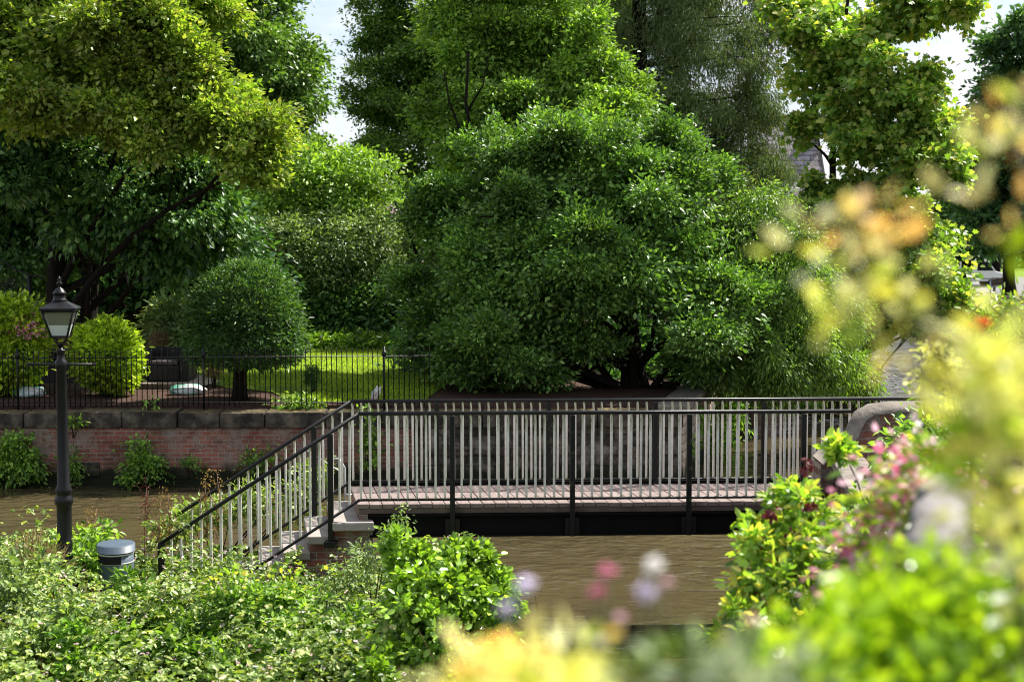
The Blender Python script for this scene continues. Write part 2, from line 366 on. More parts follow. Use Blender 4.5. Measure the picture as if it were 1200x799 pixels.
class Crown:
    """collects leaves of one plant from lobes of clumped sprays"""
    def __init__(s): s.p = []; s.a = []; s.n = []; s.l = []
    def lobe(s, c, r, n, cs=.4, per=26, L=.13, droop=.25, shell=.5, flat=.55, jag=.25, up=.7, cut=None, hang=0, puffs=0, puff=1.0):
        nc = max(1, int(n / per)); c = np.array(c); r = np.array(r)
        if puffs:
            npf = puffs; pd = unit(npf); pd[:, 2] = np.where(pd[:, 2] < -.6, -pd[:, 2], pd[:, 2])
            pc = c + pd * r * rng.uniform(.5, 1.16, npf)[:, None]
            pr = rng.uniform(.17, .44, npf) * puff
            ni = int(nc * .2); nc2 = nc - ni
            which = rng.choice(npf, nc2, p=pr ** 2 / (pr ** 2).sum()); d = unit(nc2)
            d[:, 2] = np.where((d[:, 2] < -.2) & (rng.uniform(0, 1, nc2) < .8), -d[:, 2], d[:, 2])
            rad = rng.uniform(.4, 1, nc2) ** .5
            cc = pc[which] + d * r * np.array([1, 1, .7]) * (rad * pr[which])[:, None]
            d = nz(d + pd[which] * .6)
            s.leaves(cc, d, cs, per, L, droop, flat, up, cut, hang)
            di = unit(ni); s.leaves(c + di * r * .85 * rng.uniform(.2, 1, ni)[:, None], di, cs, per, L * 1.25, droop, flat, up, cut, hang)
            ns = int(npf * 2.2); k_ = rng.integers(0, npf, ns); dr = pd[k_] * .8 + rnd(ns) * .55; dr[:, 2] += .45; dr = nz(dr)
            ln = r.mean() * rng.uniform(.25, .62, ns)
            t_ = np.linspace(.25, 1, 7)
            sc = (pc[k_] + dr * r * (pr[k_] * .6)[:, None])[:, None, :] + dr[:, None, :] * (ln[:, None] * t_[None])[:, :, None]
            return s.leaves(sc.reshape(-1, 3), np.repeat(dr, 7, 0), cs * .42, max(4, per // 3), L, droop * .5, flat, up * .7, cut, hang * .5)
        d = unit(nc)
        ph = rng.uniform(0, 6.28, 6)
        f = 1 + jag * (np.sin(3.1 * d[:, 0] + ph[0]) * np.sin(2.7 * d[:, 2] + ph[1]) + .6 * np.sin(5.3 * d[:, 1] + ph[2] + 4 * d[:, 2]) * np.sin(6.1 * d[:, 0] + ph[3]))
        rad = shell + (1 - shell) * rng.uniform(0, 1, nc) ** .6
        inner = rng.uniform(0, 1, nc) < .18
        rad = np.where(inner, rng.uniform(.1, shell, nc), rad)
        cc = c + d * r * (rad * f)[:, None]
        return s.leaves(cc, d, cs, per, L, droop, flat, up, cut, hang)
    def leaves(s, cc, d, cs, per, L, droop, flat, up, cut, hang):
        nc = len(cc)
        if cut is not None:
            k = cut(cc); cc, d = cc[k], d[k]; nc = len(cc)
            if nc == 0: return s
        sz = cs * rng.uniform(.6, 1.35, nc)
        idx = np.repeat(np.arange(nc), per); m = len(idx)
        off = rnd(m) * .5
        tilt = unit(nc) * .35; 
        off[:, 2] *= flat
        off[:, 2] += (off[:, :2] * tilt[idx][:, :2]).sum(1)
        if hang: off[:, 2] -= rng.uniform(0, 1, m) * hang
        pos = cc[idx] + off * sz[idx][:, None]
        ax = nz(off + 1e-6) * .7 + d[idx] * .5 + rnd(m) * .4; ax[:, 2] -= droop
        nn = rnd(m) * .8 + d[idx] * .45; nn[:, 2] += up
        s.p.append(pos); s.a.append(ax); s.n.append(nn); s.l.append(L * rng.uniform(.7, 1.3, m))
        return s
    def build(s, name, mat, parent, aspect=.55, shape='rhomb', fold=.25, curl=.12):
        p = np.concatenate(s.p); a = np.concatenate(s.a); n = np.concatenate(s.n); l = np.concatenate(s.l)
        return leaf_mesh(name, p, a, n, l, l * aspect, mat, parent, shape, fold, curl)
def curve(a, b, bend=.15, n=6, sag=0):
    a = Vector(a); b = Vector(b); L = (b - a).length
    o = Vector((random.uniform(-1, 1), random.uniform(-1, 1), random.uniform(-.4, .6))) * L * bend
    return [a.lerp(b, i / (n - 1)) + o * math.sin(math.pi * i / (n - 1)) - Vector((0, 0, sag * L * (i / (n - 1)) ** 2)) for i in range(n)]
def limbs(mb, trunk, targets, r0, seg=6, twigs=5):
    """limbs leave the trunk and fork into twigs"""
    for t in targets:
        t = Vector(t)
        k = min(range(len(trunk)), key=lambda i: abs((t.z - trunk[i].z) - .55 * math.hypot(t.x - trunk[i].x, t.y - trunk[i].y)))
        pts = curve(trunk[k], t, .10, 7)
        mb.tube(pts, [r0 * (1 - .8 * i / 6) for i in range(7)], seg)
        for _ in range(twigs):
            q = pts[random.randint(2, 6)]; e = q + Vector((random.uniform(-1, 1), random.uniform(-1, 1), random.uniform(-.4, .9))) * random.uniform(.6, 1.5)
            mb.tube(curve(q, e, .12, 4), [r0 * .28, r0 * .2, r0 * .14, r0 * .06], 5)
def lb(px, py, D, rx, ry, rd):               # lobe from its place in the view to world centre and radii in metres
    s = D / F
    return P(px, py, D), (rx * s, rd, ry * s)
def make_tree(name, label, cat, base, top, lobes, leafm, bark, tr, n=60000, L=.13, group=None, aspect=.55, shape='rhomb', twigs=5, trunk_bend=.05, **kw):
    t = empty(name, base, label, cat, group)
    base = Vector(base); top = Vector(top)
    pts = curve(base - Vector((0, 0, .15)), top, trunk_bend, 12)
    mb = MB(); mb.tube(pts, [tr * (1.25 if i == 0 else 1) * (1 - .75 * i / 11) for i in range(12)], 10)
    limbs(mb, pts, [c for c, r in lobes], tr * .38, twigs=twigs)
    mb.build('trunk', bark, t)
    vol = [(r[0] * r[1] * r[2]) ** (2 / 3) for c, r in lobes]; tot = sum(vol)
    kw.setdefault('puffs', 9)
    C = Crown()
    for (c, r), v in zip(lobes, vol): C.lobe(c, r, n * v / tot, L=L, **kw)
    C.build('crown', leafm, t, aspect, shape)
    return t

# ------------------------------------------------------------------ world, sun, camera
SD = Vector((.64, .50, 1.0)).normalized()
EL = math.asin(SD.z); AZ = math.atan2(SD.x, SD.y)
w = bpy.data.worlds.new('World'); S.world = w; w.use_nodes = True
nt = w.node_tree; nt.nodes.clear()
out = nt.nodes.new('ShaderNodeOutputWorld'); bg = nt.nodes.new('ShaderNodeBackground'); bg.inputs['Strength'].default_value = .075
sky = nt.nodes.new('ShaderNodeTexSky'); sky.sky_type = 'NISHITA'; sky.sun_disc = False; sky.sun_elevation = EL; sky.sun_rotation = AZ
tc = nt.nodes.new('ShaderNodeTexCoord'); mp = nt.nodes.new('ShaderNodeMapping'); mp.inputs['Scale'].default_value = (1, 1, 2.2); mp.inputs['Location'].default_value = (.3, .15, .4)
nt.links.new(tc.outputs['Generated'], mp.inputs['Vector'])
cn = noise(nt, mp.outputs['Vector'], 3.0, 8, .58)
cr = ramp(nt, [(.38, (0, 0, 0)), (.58, (1, 1, 1))]); nt.links.new(cn.outputs['Fac'], cr.inputs['Fac'])
cn2 = noise(nt, mp.outputs['Vector'], 6.0, 6, .6)
cc2 = ramp(nt, [(.35, (4.0, 4.4, 5.2)), (.62, (7.2, 7.2, 7.4))]); nt.links.new(cn2.outputs['Fac'], cc2.inputs['Fac'])
mxs = mixc(nt, cr.outputs['Color'], sky.outputs['Color'], cc2.outputs['Color'])
nt.links.new(mxs, bg.inputs['Color']); nt.links.new(bg.outputs[0], out.inputs['Surface'])
sl = bpy.data.lights.new('sun', 'SUN'); sl.energy = 5.0; sl.angle = R(.5); sl.color = (1, .95, .86)
so = bpy.data.objects.new('sun', sl); COL.objects.link(so); so.location = (20, 20, 40); so.rotation_euler = SD.to_track_quat('Z', 'Y').to_euler()
cam = bpy.data.cameras.new('camera'); co = bpy.data.objects.new('camera', cam); COL.objects.link(co)
co.location = (0, 0, CAMZ); co.rotation_euler = (R(90) - TH, 0, 0); cam.lens = 50; cam.sensor_width = 36; cam.clip_start = .05; cam.clip_end = 2000
cam.dof.use_dof = True; cam.dof.focus_distance = 20.0; cam.dof.aperture_fstop = 2.4
S.camera = co
S.view_settings.view_transform = 'Standard'; S.view_settings.look = 'None'; S.view_settings.gamma = 1; S.view_settings.exposure = 1.2
S.cycles.use_denoising = True
S.cycles.pixel_filter_type = 'BLACKMAN_HARRIS'; S.cycles.filter_width = 1.0
S.cycles.max_bounces = 7; S.cycles.diffuse_bounces = 3; S.cycles.glossy_bounces = 3; S.cycles.transmission_bounces = 5; S.cycles.transparent_max_bounces = 4
S.cycles.sample_clamp_indirect = 6; S.cycles.caustics_reflective = False; S.cycles.caustics_refractive = False

# ------------------------------------------------------------------ the ground and the water
GZ = 1.5            # garden level
BZ = .28            # towpath bank level
def sheet(name, poly, z, mat, skirt=None):
    mb = MB(); n = len(poly)
    mb.add([(x, y, z) for x, y in poly], [tuple(range(n))])
    if skirt is not None:
        b = [(x, y, z) for x, y in poly] + [(x, y, skirt) for x, y in poly]
        mb.add(b, [(i, i + n, (i + 1) % n + n, (i + 1) % n) for i in range(n)])
    return tag(mb.build(name, mat), kind='structure')
mbg = MB(); mbg.add([(-900, -200, -.6), (900, -200, -.6), (900, 1500, -.6), (-900, 1500, -.6)], [(0, 1, 2, 3)])
tag(mbg.build('ground', M['soil']), kind='structure')
sheet('water', [(-120, 3, ), (60, 3), (60, 140), (-120, 140)], 0, M['water'])
sheet('garden_ground', [(-60, 27.75), (3.3, 27.95), (6.0, 38.2), (10.6, 46), (12.5, 58), (13.5, 75), (14, 160), (-60, 160)], GZ, M['mulch'], -.6)
sheet('lawn', [(-6.3, 31.2), (-5.2, 30.4), (-4.3, 28.3), (-1.8, 28.2), (-1.4, 33), (0, 38), (2, 46), (-14, 46), (-9, 36.0), (-6.9, 32.4)], GZ + .02, M['lawn'])
sheet('patio', [(-30, 31.3), (-6.9, 31.2), (-6.7, 32.6), (-8.5, 36), (-12, 39), (-30, 39)], GZ + .035, M['paving'])
mb = MB(); mb.slab((-30, 31.15), (-6.85, 31.05), (0, .12), GZ, GZ + .12); tag(mb.build('patio_kerb', M['fascia']), kind='structure')
sheet('park_lawn', [(14, 92), (300, 92), (300, 700), (14, 700)], 1.5, M['lawn'], -.6)
sheet('park_path', [(30, 92), (37, 92), (60, 150), (48, 150)], 1.51, M['asphalt'])
# towpath bank: a mound sheet with an uneven edge, in front of the camera to the left
def hash2(x, y): return math.sin(x * 1.7 + y * .9) * .5 + math.sin(x * .6 - y * 1.3 + 2) * .5
def bank_edge(x):                             # far edge (towards the water)
    return 18.6 + .25 * math.sin(x * 1.3) - (.0 if x < -5 else .35 * (x + 5))
def bank_z(x, y):
    return BZ + .10 * hash2(x, y) + max(0, (10 - y)) * .10
mb = MB(); xs = [-26 + i * .5 for i in range(54)]; ys = [3.2 + j * .5 for j in range(32)]
vs = []
for x in xs:
    for y in ys:
        e = 1
        xr = -.35 - .0 * y
        d = min(bank_edge(x) - y, xr + .9 - x)
        z = bank_z(x, y) if d > .4 else BZ - (.4 - d) * 1.4
        vs.append((x, y, max(z, -.55)))
nyy = len(ys); fs = []
for i in range(len(xs) - 1):
    for j in range(nyy - 1): fs.append((i * nyy + j, (i + 1) * nyy + j, (i + 1) * nyy + j + 1, i * nyy + j + 1))
mb.add(vs, fs, 0, True); tag(mb.build('bank', M['soil']), kind='structure')
# right bank, held by a brick wall, and the raised bed under the viewer
sheet('terrace_ground', [(2.3, 4.0), (12, 4.0), (30, 17.3), (4.3, 16.9), (3.95, 15.8)], 2.1, M['soil'], -.6)
sheet('terrace_bed', [(-2.5, -1.5), (6, -1.5), (6, 4.2), (2.4, 4.2), (1.6, 2.9), (-2.5, 2.3)], 3.35, M['soil'], -.6)
sheet('approach_ground', [(4.3, 16.95), (30, 17.3), (30, 20), (3.9, 18.6)], 1.6, M['paving'], -.6)

# ------------------------------------------------------------------ canal wall with coping and fence
def wl(x): return 27.2 + .012 * (x + 10)      # wall line
cw = empty('canal_wall', (-5, 27.4, 0), 'old red brick canal wall with sooty stone coping below the garden fence', 'wall')
def wseg(x0, x1, nm, m):
    mb = MB(); mb.hexa([(x0, wl(x0), -.6), (x1, wl(x1), -.6), (x1, wl(x1) + .5, -.6), (x0, wl(x0) + .5, -.6), (x0, wl(x0), 1.13), (x1, wl(x1), 1.13), (x1, wl(x1) + .5, 1.13), (x0, wl(x0) + .5, 1.13)])
    mb.build(nm, m, cw)
wseg(-30, -1.9, 'brickwork', M['brick']); wseg(-1.9, 3.3, 'rubble_stonework', M['rubble'])  # rubble stone past the bricks; its dark tone also paints the overhanging tree's shade
x = -13.0
while x < 3.2:
    L_ = random.uniform(.8, 1.25); x2 = min(x + L_, 3.32); dy = random.uniform(-.02, .02); dz = random.uniform(-.015, .015)
    mb = MB(); y0 = wl(x) - .05 + dy
    mb.hexa([(x + .008, y0, 1.13), (x2 - .008, y0, 1.13), (x2 - .008, y0 + .55, 1.13), (x + .008, y0 + .55, 1.13),
             (x + .008, y0 + .02, 1.43 + dz), (x2 - .008, y0 + .02, 1.43 + dz), (x2 - .008, y0 + .55, 1.45 + dz), (x + .008, y0 + .55, 1.45 + dz)])
    mb.mi[1] = 1
    mb.build('coping_stone', [M['coping'], M['lichen']], cw, bevel=.025)
    x = x2
for px, py, wd, h in ((100, 551, .48, .28), (204, 556, .5, .22), (540, 520, .5, .3), (590, 530, .4, .3), (160, 566, .7, .2)):
    q = P(px, py, 27.1); mb = MB(); mb.box((q.x, wl(q.x) - .0, q.z), (wd, .08, h)); mb.build('stone_block', M['rubble'], cw, bevel=.02)
# return wall of pale stone running away beside the basin
rw = empty('return_wall', (3.35, 27.6, 0), 'pale sunlit stone wall seen through the bridge bars under the big tree', 'wall')
mb = MB(); a = (3.32, 27.35); b = (6.05, 38.2)
mb.slab(a, b, (-.5, .12), -.6, 1.4); mb.build('stonework', M['ashlar'], rw, bevel=.01)
mb = MB(); mb.slab((3.38, 27.3), (6.12, 38.2), (-.62, .15), 1.403, 1.56); mb.build('coping', M['capstone'], rw, bevel=.03)

fe = empty('iron_fence', (-5, 27.6, GZ), 'low black iron railings on top of the canal wall in front of the lawn', 'fence')
def flz(x): return 2.62 + (x + 10) * .006
mb = MB(); mb.tube([(-13, 27.55, flz(-13) - .17), (-1.6, 27.55, flz(-1.6) - .17)], .012, 6); mb.build('rail', M['black'], fe)
mb = MB(); mb.tube([(-13, 27.55, 1.58), (-1.6, 27.55, 1.6)], .012, 6); mb.build('rail', M['black'], fe)
pk = None
for i in range(98):
    x = -11.3 + i * .1
    if pk is None:
        mb = MB(); mb.tube([(0, 0, 0), (0, 0, 1.08), (0, 0, 1.13)], [.010, .010, .003], 5); pk = mb.build('picket', M['black'], fe)
        q = pk
    else:
        q = pk.copy(); COL.objects.link(q)
    q.parent = fe; q.matrix_parent_inverse = fe.matrix_world.inverted()
    q.location = (x, 27.55, flz(x) - 1.13); q.rotation_euler = (0, random.uniform(-.012, .012), 0)
for px in (450, 238, 20):
    X = P(px, 420, 27.55).x
    mb = MB(); mb.tube([(X, 27.56, 1.45), (X, 27.56, flz(X) + .02)], .022, 8); mb.lathe((X, 27.56, flz(X)), [(.022, -.18), (.05, -.15), (.05, -.1), (.022, -.06)], 10)
    mb.build('fence_post', M['black'], fe)

# ------------------------------------------------------------------ footbridge
K = Vector((-1.76, 16.25, 0)); U = Vector((math.cos(R(2.6)), math.sin(R(2.6)), 0)); Wv = Vector((-.24, 1.32, 0))
DZ = CAMZ - 2.965; RT = CAMZ - 1.905; RB = CAMZ - 2.905
LEN = 5.75
fb = empty('footbridge', K + Vector((0, 0, DZ)), 'black steel footbridge with pale bars and a weathered plank deck', 'footbridge')
def at(s, t, z): p = K + U * s + Wv * t; return (p.x, p.y, z)
mb = MB(); s = -.02
while s < LEN + .05:
    e = s + .138; j = random.uniform(-.004, .004); zz = DZ + random.uniform(-.003, .003)
    mb.hexa([at(s, .04, zz - .05), at(e, .04, zz - .05), at(e, 1.0, zz - .05), at(s, 1.0, zz - .05), at(s, .04 + j, zz), at(e, .04 + j, zz), at(e, 1.0, zz), at(s, 1.0, zz)])
    s += .146
mb.build('deck', M['deck'], fb, bevel=.004, seg=1)
mb = MB(); mb.hexa([at(0, .05, DZ - .115), at(LEN, .05, DZ - .115), at(LEN, .12, DZ - .115), at(0, .12, DZ - .115), at(0, .05, DZ - .052), at(LEN, .05, DZ - .052), at(LEN, .12, DZ - .052), at(0, .12, DZ - .052)])
mb.build('edge_timber', M['fascia'], fb, bevel=.006)
def girder(t0, t1, name='girder'):
    mb = MB(); z0, z1 = DZ - .385, DZ - .118; s0, s1 = .12, LEN
    tm = (t0 + t1) / 2
    for za, zb, ta, tb in ((z0, z0 + .022, t0, t1), (z1 - .022, z1, t0, t1), (z0 + .0225, z1 - .0225, tm - .008, tm + .008)):
        mb.hexa([at(s0, ta, za), at(s1, ta, za), at(s1, tb, za), at(s0, tb, za), at(s0, ta, zb), at(s1, ta, zb), at(s1, tb, zb), at(s0, tb, zb)])
    return mb.build(name, M['girder'], fb)
girder(.02, .13); girder(.88, .99)
mb = MB()
for k in range(9):
    s = .4 + k * .62
    mb.hexa([at(s, .135, DZ - .36), at(s + .02, .135, DZ - .36), at(s + .02, .875, DZ - .36), at(s, .875, DZ - .36), at(s, .135, DZ - .12), at(s + .02, .135, DZ - .12), at(s + .02, .875, DZ - .12), at(s, .875, DZ - .12)])
mb.build('cross_beam', M['girder'], fb)
mb = MB(); mb.hexa([at(.02, 1.003, DZ - .02), at(LEN, 1.003, DZ - .02), at(LEN, 1.016, DZ - .02), at(.02, 1.016, DZ - .02), at(.02, 1.003, RB - .02), at(LEN, 1.003, RB - .02), at(LEN, 1.016, RB - .02), at(.02, 1.016, RB - .02)])
mb.build('kick_plate', M['girder'], fb)
BAL = {}
def baluster_mesh(h):
    k = round(h, 3)
    if k not in BAL:
        mb = MB(); a = .0125; mb.hexa([(-a, -a, 0), (a, -a, 0), (a, a, 0), (-a, a, 0), (-a, -a, h), (a, -a, h), (a, a, h), (-a, a, h)])
        me = bpy.data.meshes.new('baluster'); me.from_pydata(mb.v, [], mb.f); me.materials.append(M['baluster']); BAL[k] = me
    return BAL[k]
def baluster(p, h, parent):
    o = bpy.data.objects.new('baluster', baluster_mesh(h)); COL.objects.link(o); o.parent = parent
    o.matrix_parent_inverse = parent.matrix_world.inverted()
    o.location = p; o.rotation_euler = (random.uniform(-.006, .006), random.uniform(-.006, .006), R(2.6))
def railing(t, posts, near, send):
    # the handrail is the railing's own mesh, the rest its pieces
    mb = MB(); mb.tube([at(0, t, RT), at(send, t, RT)], .024, 10)
    rl = mb.build('railing', M['black'], fb); rl['label'] = 'railing on the %s of the deck' % ('near side' if near else 'far side')
    bpy.context.view_layer.update()
    mb = MB(); mb.tube([at(0, t, RB), at(send, t, RB)], .016, 8); mb.build('bottom_rail', M['black'], rl)
    ps = []
    for px, D in posts:
        for _ in range(4):
            X = P(px, 500, D).x; s = (X - K.x - Wv.x * t) / U.x; D = (K + U * s + Wv * t).y
        ps.append(s)
        mb = MB(); c = at(s, t, 0)
        z0 = DZ - .37 if near else DZ - .05
        mb.box((c[0], c[1], (z0 + RT) / 2 - .02), (.058, .058, RT - z0 - .02), rz=R(2.6))
        mb.build('post', M['post'], rl, bevel=.004, seg=1)
        if near:
            for sg in (-1, 1):
                mb = MB(); c2 = at(s + sg * .057, t, 0); mb.box((c2[0], c2[1] + .012, DZ - .27), (.05, .03, .2), rz=R(2.6))
                for zz in (-.06, .0, .06): mb.lathe((c2[0], c2[1] - .005, DZ - .27 + zz), [(.008, -.008), (.008, .008)], 6)
                mb.build('bracket', M['post'], rl)
    # equal bays between posts
    edges = [0.0] + ps + [send]
    st = .1093
    for a, b in zip(edges[:-1], edges[1:]):
        nb = max(1, round((b - a) / st)); d = (b - a) / nb
        for k in range(1 if a > 0 else 0, nb):
            s = a + d * k
            if a == 0: s += .02
            baluster(at(s, t, RB), RT - RB, rl)
    return rl
railing(0, [(530, 16.3), (671, 16.35), (808, 16.4), (942, 16.5)], True, 5.72)
railing(1, [(512, 17.6), (643, 17.7), (768, 17.7), (895, 17.8), (1016, 17.9)], False, 7.3)

# ------------------------------------------------------------------ stone steps with their own railings
sp = empty('stone_steps', (-3, 16.9, BZ), 'stone steps with sloping black handrails leading down to the weedy bank', 'steps')
DROP = 1.48; RUN = 2.27
nst = 8; rise = DROP / nst; go = RUN / nst
for k in range(nst):
    z = DZ - rise * (k + 1) + .0; s1 = -go * k + .16 if k == 0 else -go * k; s0 = -go * (k + 1) - .03
    ext = -.10 if k == 0 else .03
    mb = MB(); mb.hexa([at(s0, ext, z - .09), at(s1, ext, z - .09), at(s1, 1.0, z - .09), at(s0, 1.0, z - .09), at(s0, ext, z), at(s1, ext, z), at(s1, 1.0, z), at(s0, 1.0, z)])
    mb.build('step', M['step'], sp, bevel=.012)
    mb = MB(); mb.hexa([at(-go * (k + 1), .06, -.3), at(s1 - .002, .06, -.3), at(s1 - .002, .97, -.3), at(-go * (k + 1), .97, -.3), at(-go * (k + 1), .06, z - .0925), at(s1 - .002, .06, z - .0925), at(s1 - .002, .97, z - .0925), at(-go * (k + 1), .97, z - .0925)])
    mb.build('riser_brickwork', M['brick'], sp)
mb = MB(); mb.hexa([at(-.30, .05, -.3), at(.13, .05, -.3), at(.13, 1.1, -.3), at(-.30, 1.1, -.3), at(-.30, .05, DZ - rise - .094), at(.13, .05, DZ - rise - .094), at(.13, 1.1, DZ - rise - .094), at(-.30, 1.1, DZ - rise - .094)])
mb.build('pier', M['brick'], sp)
mb = MB(); mb.hexa([at(.001, .06, DZ - rise + .002), at(.10, .06, DZ - rise + .002), at(.10, .98, DZ - rise + .002), at(.001, .98, DZ - rise + .002), at(.001, .06, DZ - .052), at(.10, .06, DZ - .052), at(.10, .98, DZ - .052), at(.001, .98, DZ - .052)])
mb.build('deck_upstand', M['brick'], sp)
def stair_rail(t, near):
    slope = DROP / RUN
    e = -2.27 if near else -2.33
    top = lambda s: RT + s * slope
    mb = MB(); mb.tube([at(.0, t, RT), at(e - .02, t, top(e - .02))], .024, 10)
    hr = mb.build('handrail', M['black'], sp); bpy.context.view_layer.update()
    mb = MB(); mb.tube([at(0, t, RB), at(e, t, top(e) - 1.0)], .018, 8); mb.build('bottom_rail', M['black'], hr)
    ss = -.33 if near else -.46
    mb = MB(); c = at(ss, t, 0); z0 = CAMZ - (3.38 if near else 3.42)
    mb.box((c[0], c[1], (z0 + top(ss)) / 2 - .01), (.062, .062, top(ss) - z0 - .02)); mb.build('post', M['black'], hr, bevel=.004, seg=1)
    mb = MB(); mb.box((c[0], c[1], z0 - .03), (.15, .13, .075)); mb.build('base_plate', M['black'], hr, bevel=.008)
    c = at(e, t, 0); mb = MB(); zt = top(e)
    mb.box((c[0], c[1], zt / 2 + .06), (.075, .05, zt - .12), rz=R(2.6)); mb.build('newel_post', M['black'], hr, bevel=.004, seg=1)
    nb = 20
    for k in range(1, nb):
        s = e * k / nb
        if abs(s - ss) < .05: s += .02
        baluster(at(s, t, top(s) - 1.0), 1.0, hr)
stair_rail(0, True); stair_rail(1, False)
# safety rail behind the steps
lad = empty('safety_ladder', P(400, 590, 18.3), 'galvanised hooped ladder rail rising behind the top of the steps', 'ladder')
for dx in (0,):
    mb = MB(); q = P(398, 590, 18.3 + dx * 2)
    x0 = q.x + dx
    mb.tube([(x0 - .16, q.y, 1.3), (x0 - .15, q.y, 1.75), (x0 - .08, q.y, 1.87), (x0, q.y, 1.87), (x0 + .07, q.y, 1.75), (x0 + .07, q.y, -.3)], .015, 8); mb.build('hoop', M['galv'], lad)
mb = MB(); 
for zz in (.2, .5, .8, 1.1, 1.4): mb.tube([(q.x + .07, P(398, 590, 18.3).y, zz), (q.x + .16, q.y, zz)], .014, 6)
mb.build('rung', M['galv'], lad)
mb = MB(); a_ = P(356, 525, 18.4); b_ = P(398, 552, 18.4); mb.tube([(a_.x, a_.y, .2), a_, b_, (b_.x, b_.y, .2)], .012, 8); mb.build('hand_rail', M['galv'], lad)

# ------------------------------------------------------------------ right-hand parapet
pp = empty('bridge_parapet', (5, 16.5, 0), 'brick parapet with weathered rounded coping sweeping down at the far bridge end', 'parapet')
prof = [(962, 532), (972, 521), (984, 512), (995, 507), (1002, 500), (1006, 490), (1012, 479), (1024, 472), (1050, 469), (1110, 469), (1200, 470)]
fr = [P(px, py + 10, 15.95 + i * .03) for i, (px, py) in enumerate(prof)]
mb = MB()
for a, b in zip(fr[:-1], fr[1:]):
    mb.hexa([(a.x, a.y, -.6), (b.x, b.y, -.6), (b.x, b.y + .38, -.6), (a.x, a.y + .38, -.6), (a.x, a.y, a.z - .03), (b.x, b.y, b.z - .03), (b.x, b.y + .38, b.z - .03), (a.x, a.y + .38, a.z - .03)])
mb.build('brickwork', M['brick'], pp)
mb = MB(); vs = []; seg = 10
for i, p in enumerate(fr):
    t = (fr[min(i + 1, len(fr) - 1)] - fr[max(i - 1, 0)]).normalized(); n = Vector((-t.z, 0, t.x))
    for k in range(seg + 1):
        a = math.pi * k / seg
        h = .105 * math.sin(a) * random.uniform(.92, 1.06); yy = .19 - .225 * math.cos(a)
        vs.append((p.x + n.x * (h - .04), p.y + yy, p.z + n.z * (h - .04)))
fs = [(i * (seg + 1) + k, (i + 1) * (seg + 1) + k, (i + 1) * (seg + 1) + k + 1, i * (seg + 1) + k + 1) for i in range(len(fr) - 1) for k in range(seg)]
fs.append(tuple(range(seg, -1, -1))); mb.add(vs, fs, 0, True)
mb.build('coping', M['capstone'], pp)
bw = empty('basin_wall', (3, 10, 0), 'dark brick retaining wall along the basin below the honeysuckle', 'wall')
mb = MB(); mb.slab((3.9, 15.85), (2.25, 4.05), (-.25, .04), -.6, 2.14); mb.build('brickwork', M['brickside'], bw)
mb = MB(); mb.slab((3.97, 15.87), (2.3, 4.0), (-.38, .05), 2.143, 2.25); mb.build('coping', M['capstone'], bw, bevel=.02)

# pale weathered stones of the garden wall close on the right
gwl = empty('garden_wall', (1.2, 4, 3.3), 'pale weathered stone wall top beside the pink blossom, low on the right', 'wall')
pts = [(1112, 560, 3.2), (1100, 600, 2.9), (1098, 640, 2.6), (1145, 662, 2.45)]
cp = [P(px, py, D) for px, py, D in pts]; fine = []
for a, b in zip(cp[:-1], cp[1:]): fine += [a.lerp(b, k / 12) for k in range(12)]
mb = MB(); vs = []; nseg = 12
for q_, p in enumerate(fine):
    for k in range(nseg):
        a = 2 * math.pi * k / nseg; j_ = 1 + .16 * math.sin(q_ * 1.1 + k) * math.sin(q_ * .37) + random.uniform(-.07, .07)
        vs.append((p.x + math.cos(a) * .06 * j_, p.y + .02 * math.sin(q_), p.z - .03 + math.sin(a) * .038 * j_))
mb.add(vs, [(q_ * nseg + k, q_ * nseg + (k + 1) % nseg, (q_ + 1) * nseg + (k + 1) % nseg, (q_ + 1) * nseg + k) for q_ in range(len(fine) - 1) for k in range(nseg)], 0, True)
mb.build('coping', M['palestone'], gwl)
mb = MB()
ws = [P(px, py, D) for px, py, D in pts]
for a, b in zip(ws[:-1], ws[1:]):
    mb.hexa([(a.x - .05, a.y, 1.9), (b.x - .05, b.y, 1.9), (b.x + .06, b.y, 1.9), (a.x + .06, a.y, 1.9), (a.x - .05, a.y, a.z - .06), (b.x - .05, b.y, b.z - .06), (b.x + .06, b.y, b.z - .06), (a.x + .06, a.y, a.z - .06)])
mb.build('stonework', M['rubble'], gwl)

# ------------------------------------------------------------------ lamp post and bin
LD = 15.5; lb0 = P(66, 700, LD); LX = P(70, 420, LD).x; LX = -4.93
lp = empty('lamp_post', (LX, LD, .25), 'black Victorian style lamp post with a tapered glass lantern on the bank', 'lamp post')
def zat(py, D=LD): return P(66, py, D).z
mb = MB(); prof = [(.14, .1), (.14, zat(668)), (.085, zat(660)), (.08, zat(600)), (.082, zat(592)), (.10, zat(589)), (.10, zat(584)), (.08, zat(581)), (.078, zat(578)), (.09, zat(576)), (.09, zat(573)), (.068, zat(568)),
                   (.06, zat(500)), (.052, zat(432)), (.062, zat(430)), (.062, zat(423)), (.042, zat(421)), (.042, zat(412)), (.052, zat(411)), (.052, zat(410)), (.02, zat(409)), (.02, zat(402))]
mb.lathe((LX, LD, 0), prof, 20); mb.build('post', M['black'], lp)
mb = MB(); zc = zat(427); mb.tube([(LX - .36, LD, zc), (LX + .36, LD, zc)], .014, 8)
for sg in (-1, 1): mb.lathe((LX + sg * .36, LD, zc), [(.001, -.02), (.02, -.012), (.02, .012), (.001, .02)], 8)
mb.build('ladder_bar', M['black'], lp)
zb, zt, zr, zk = zat(394), zat(364), zat(353), zat(340)
wb, wt = .085, .165
A45 = R(45) + R(8)
mb = MB()
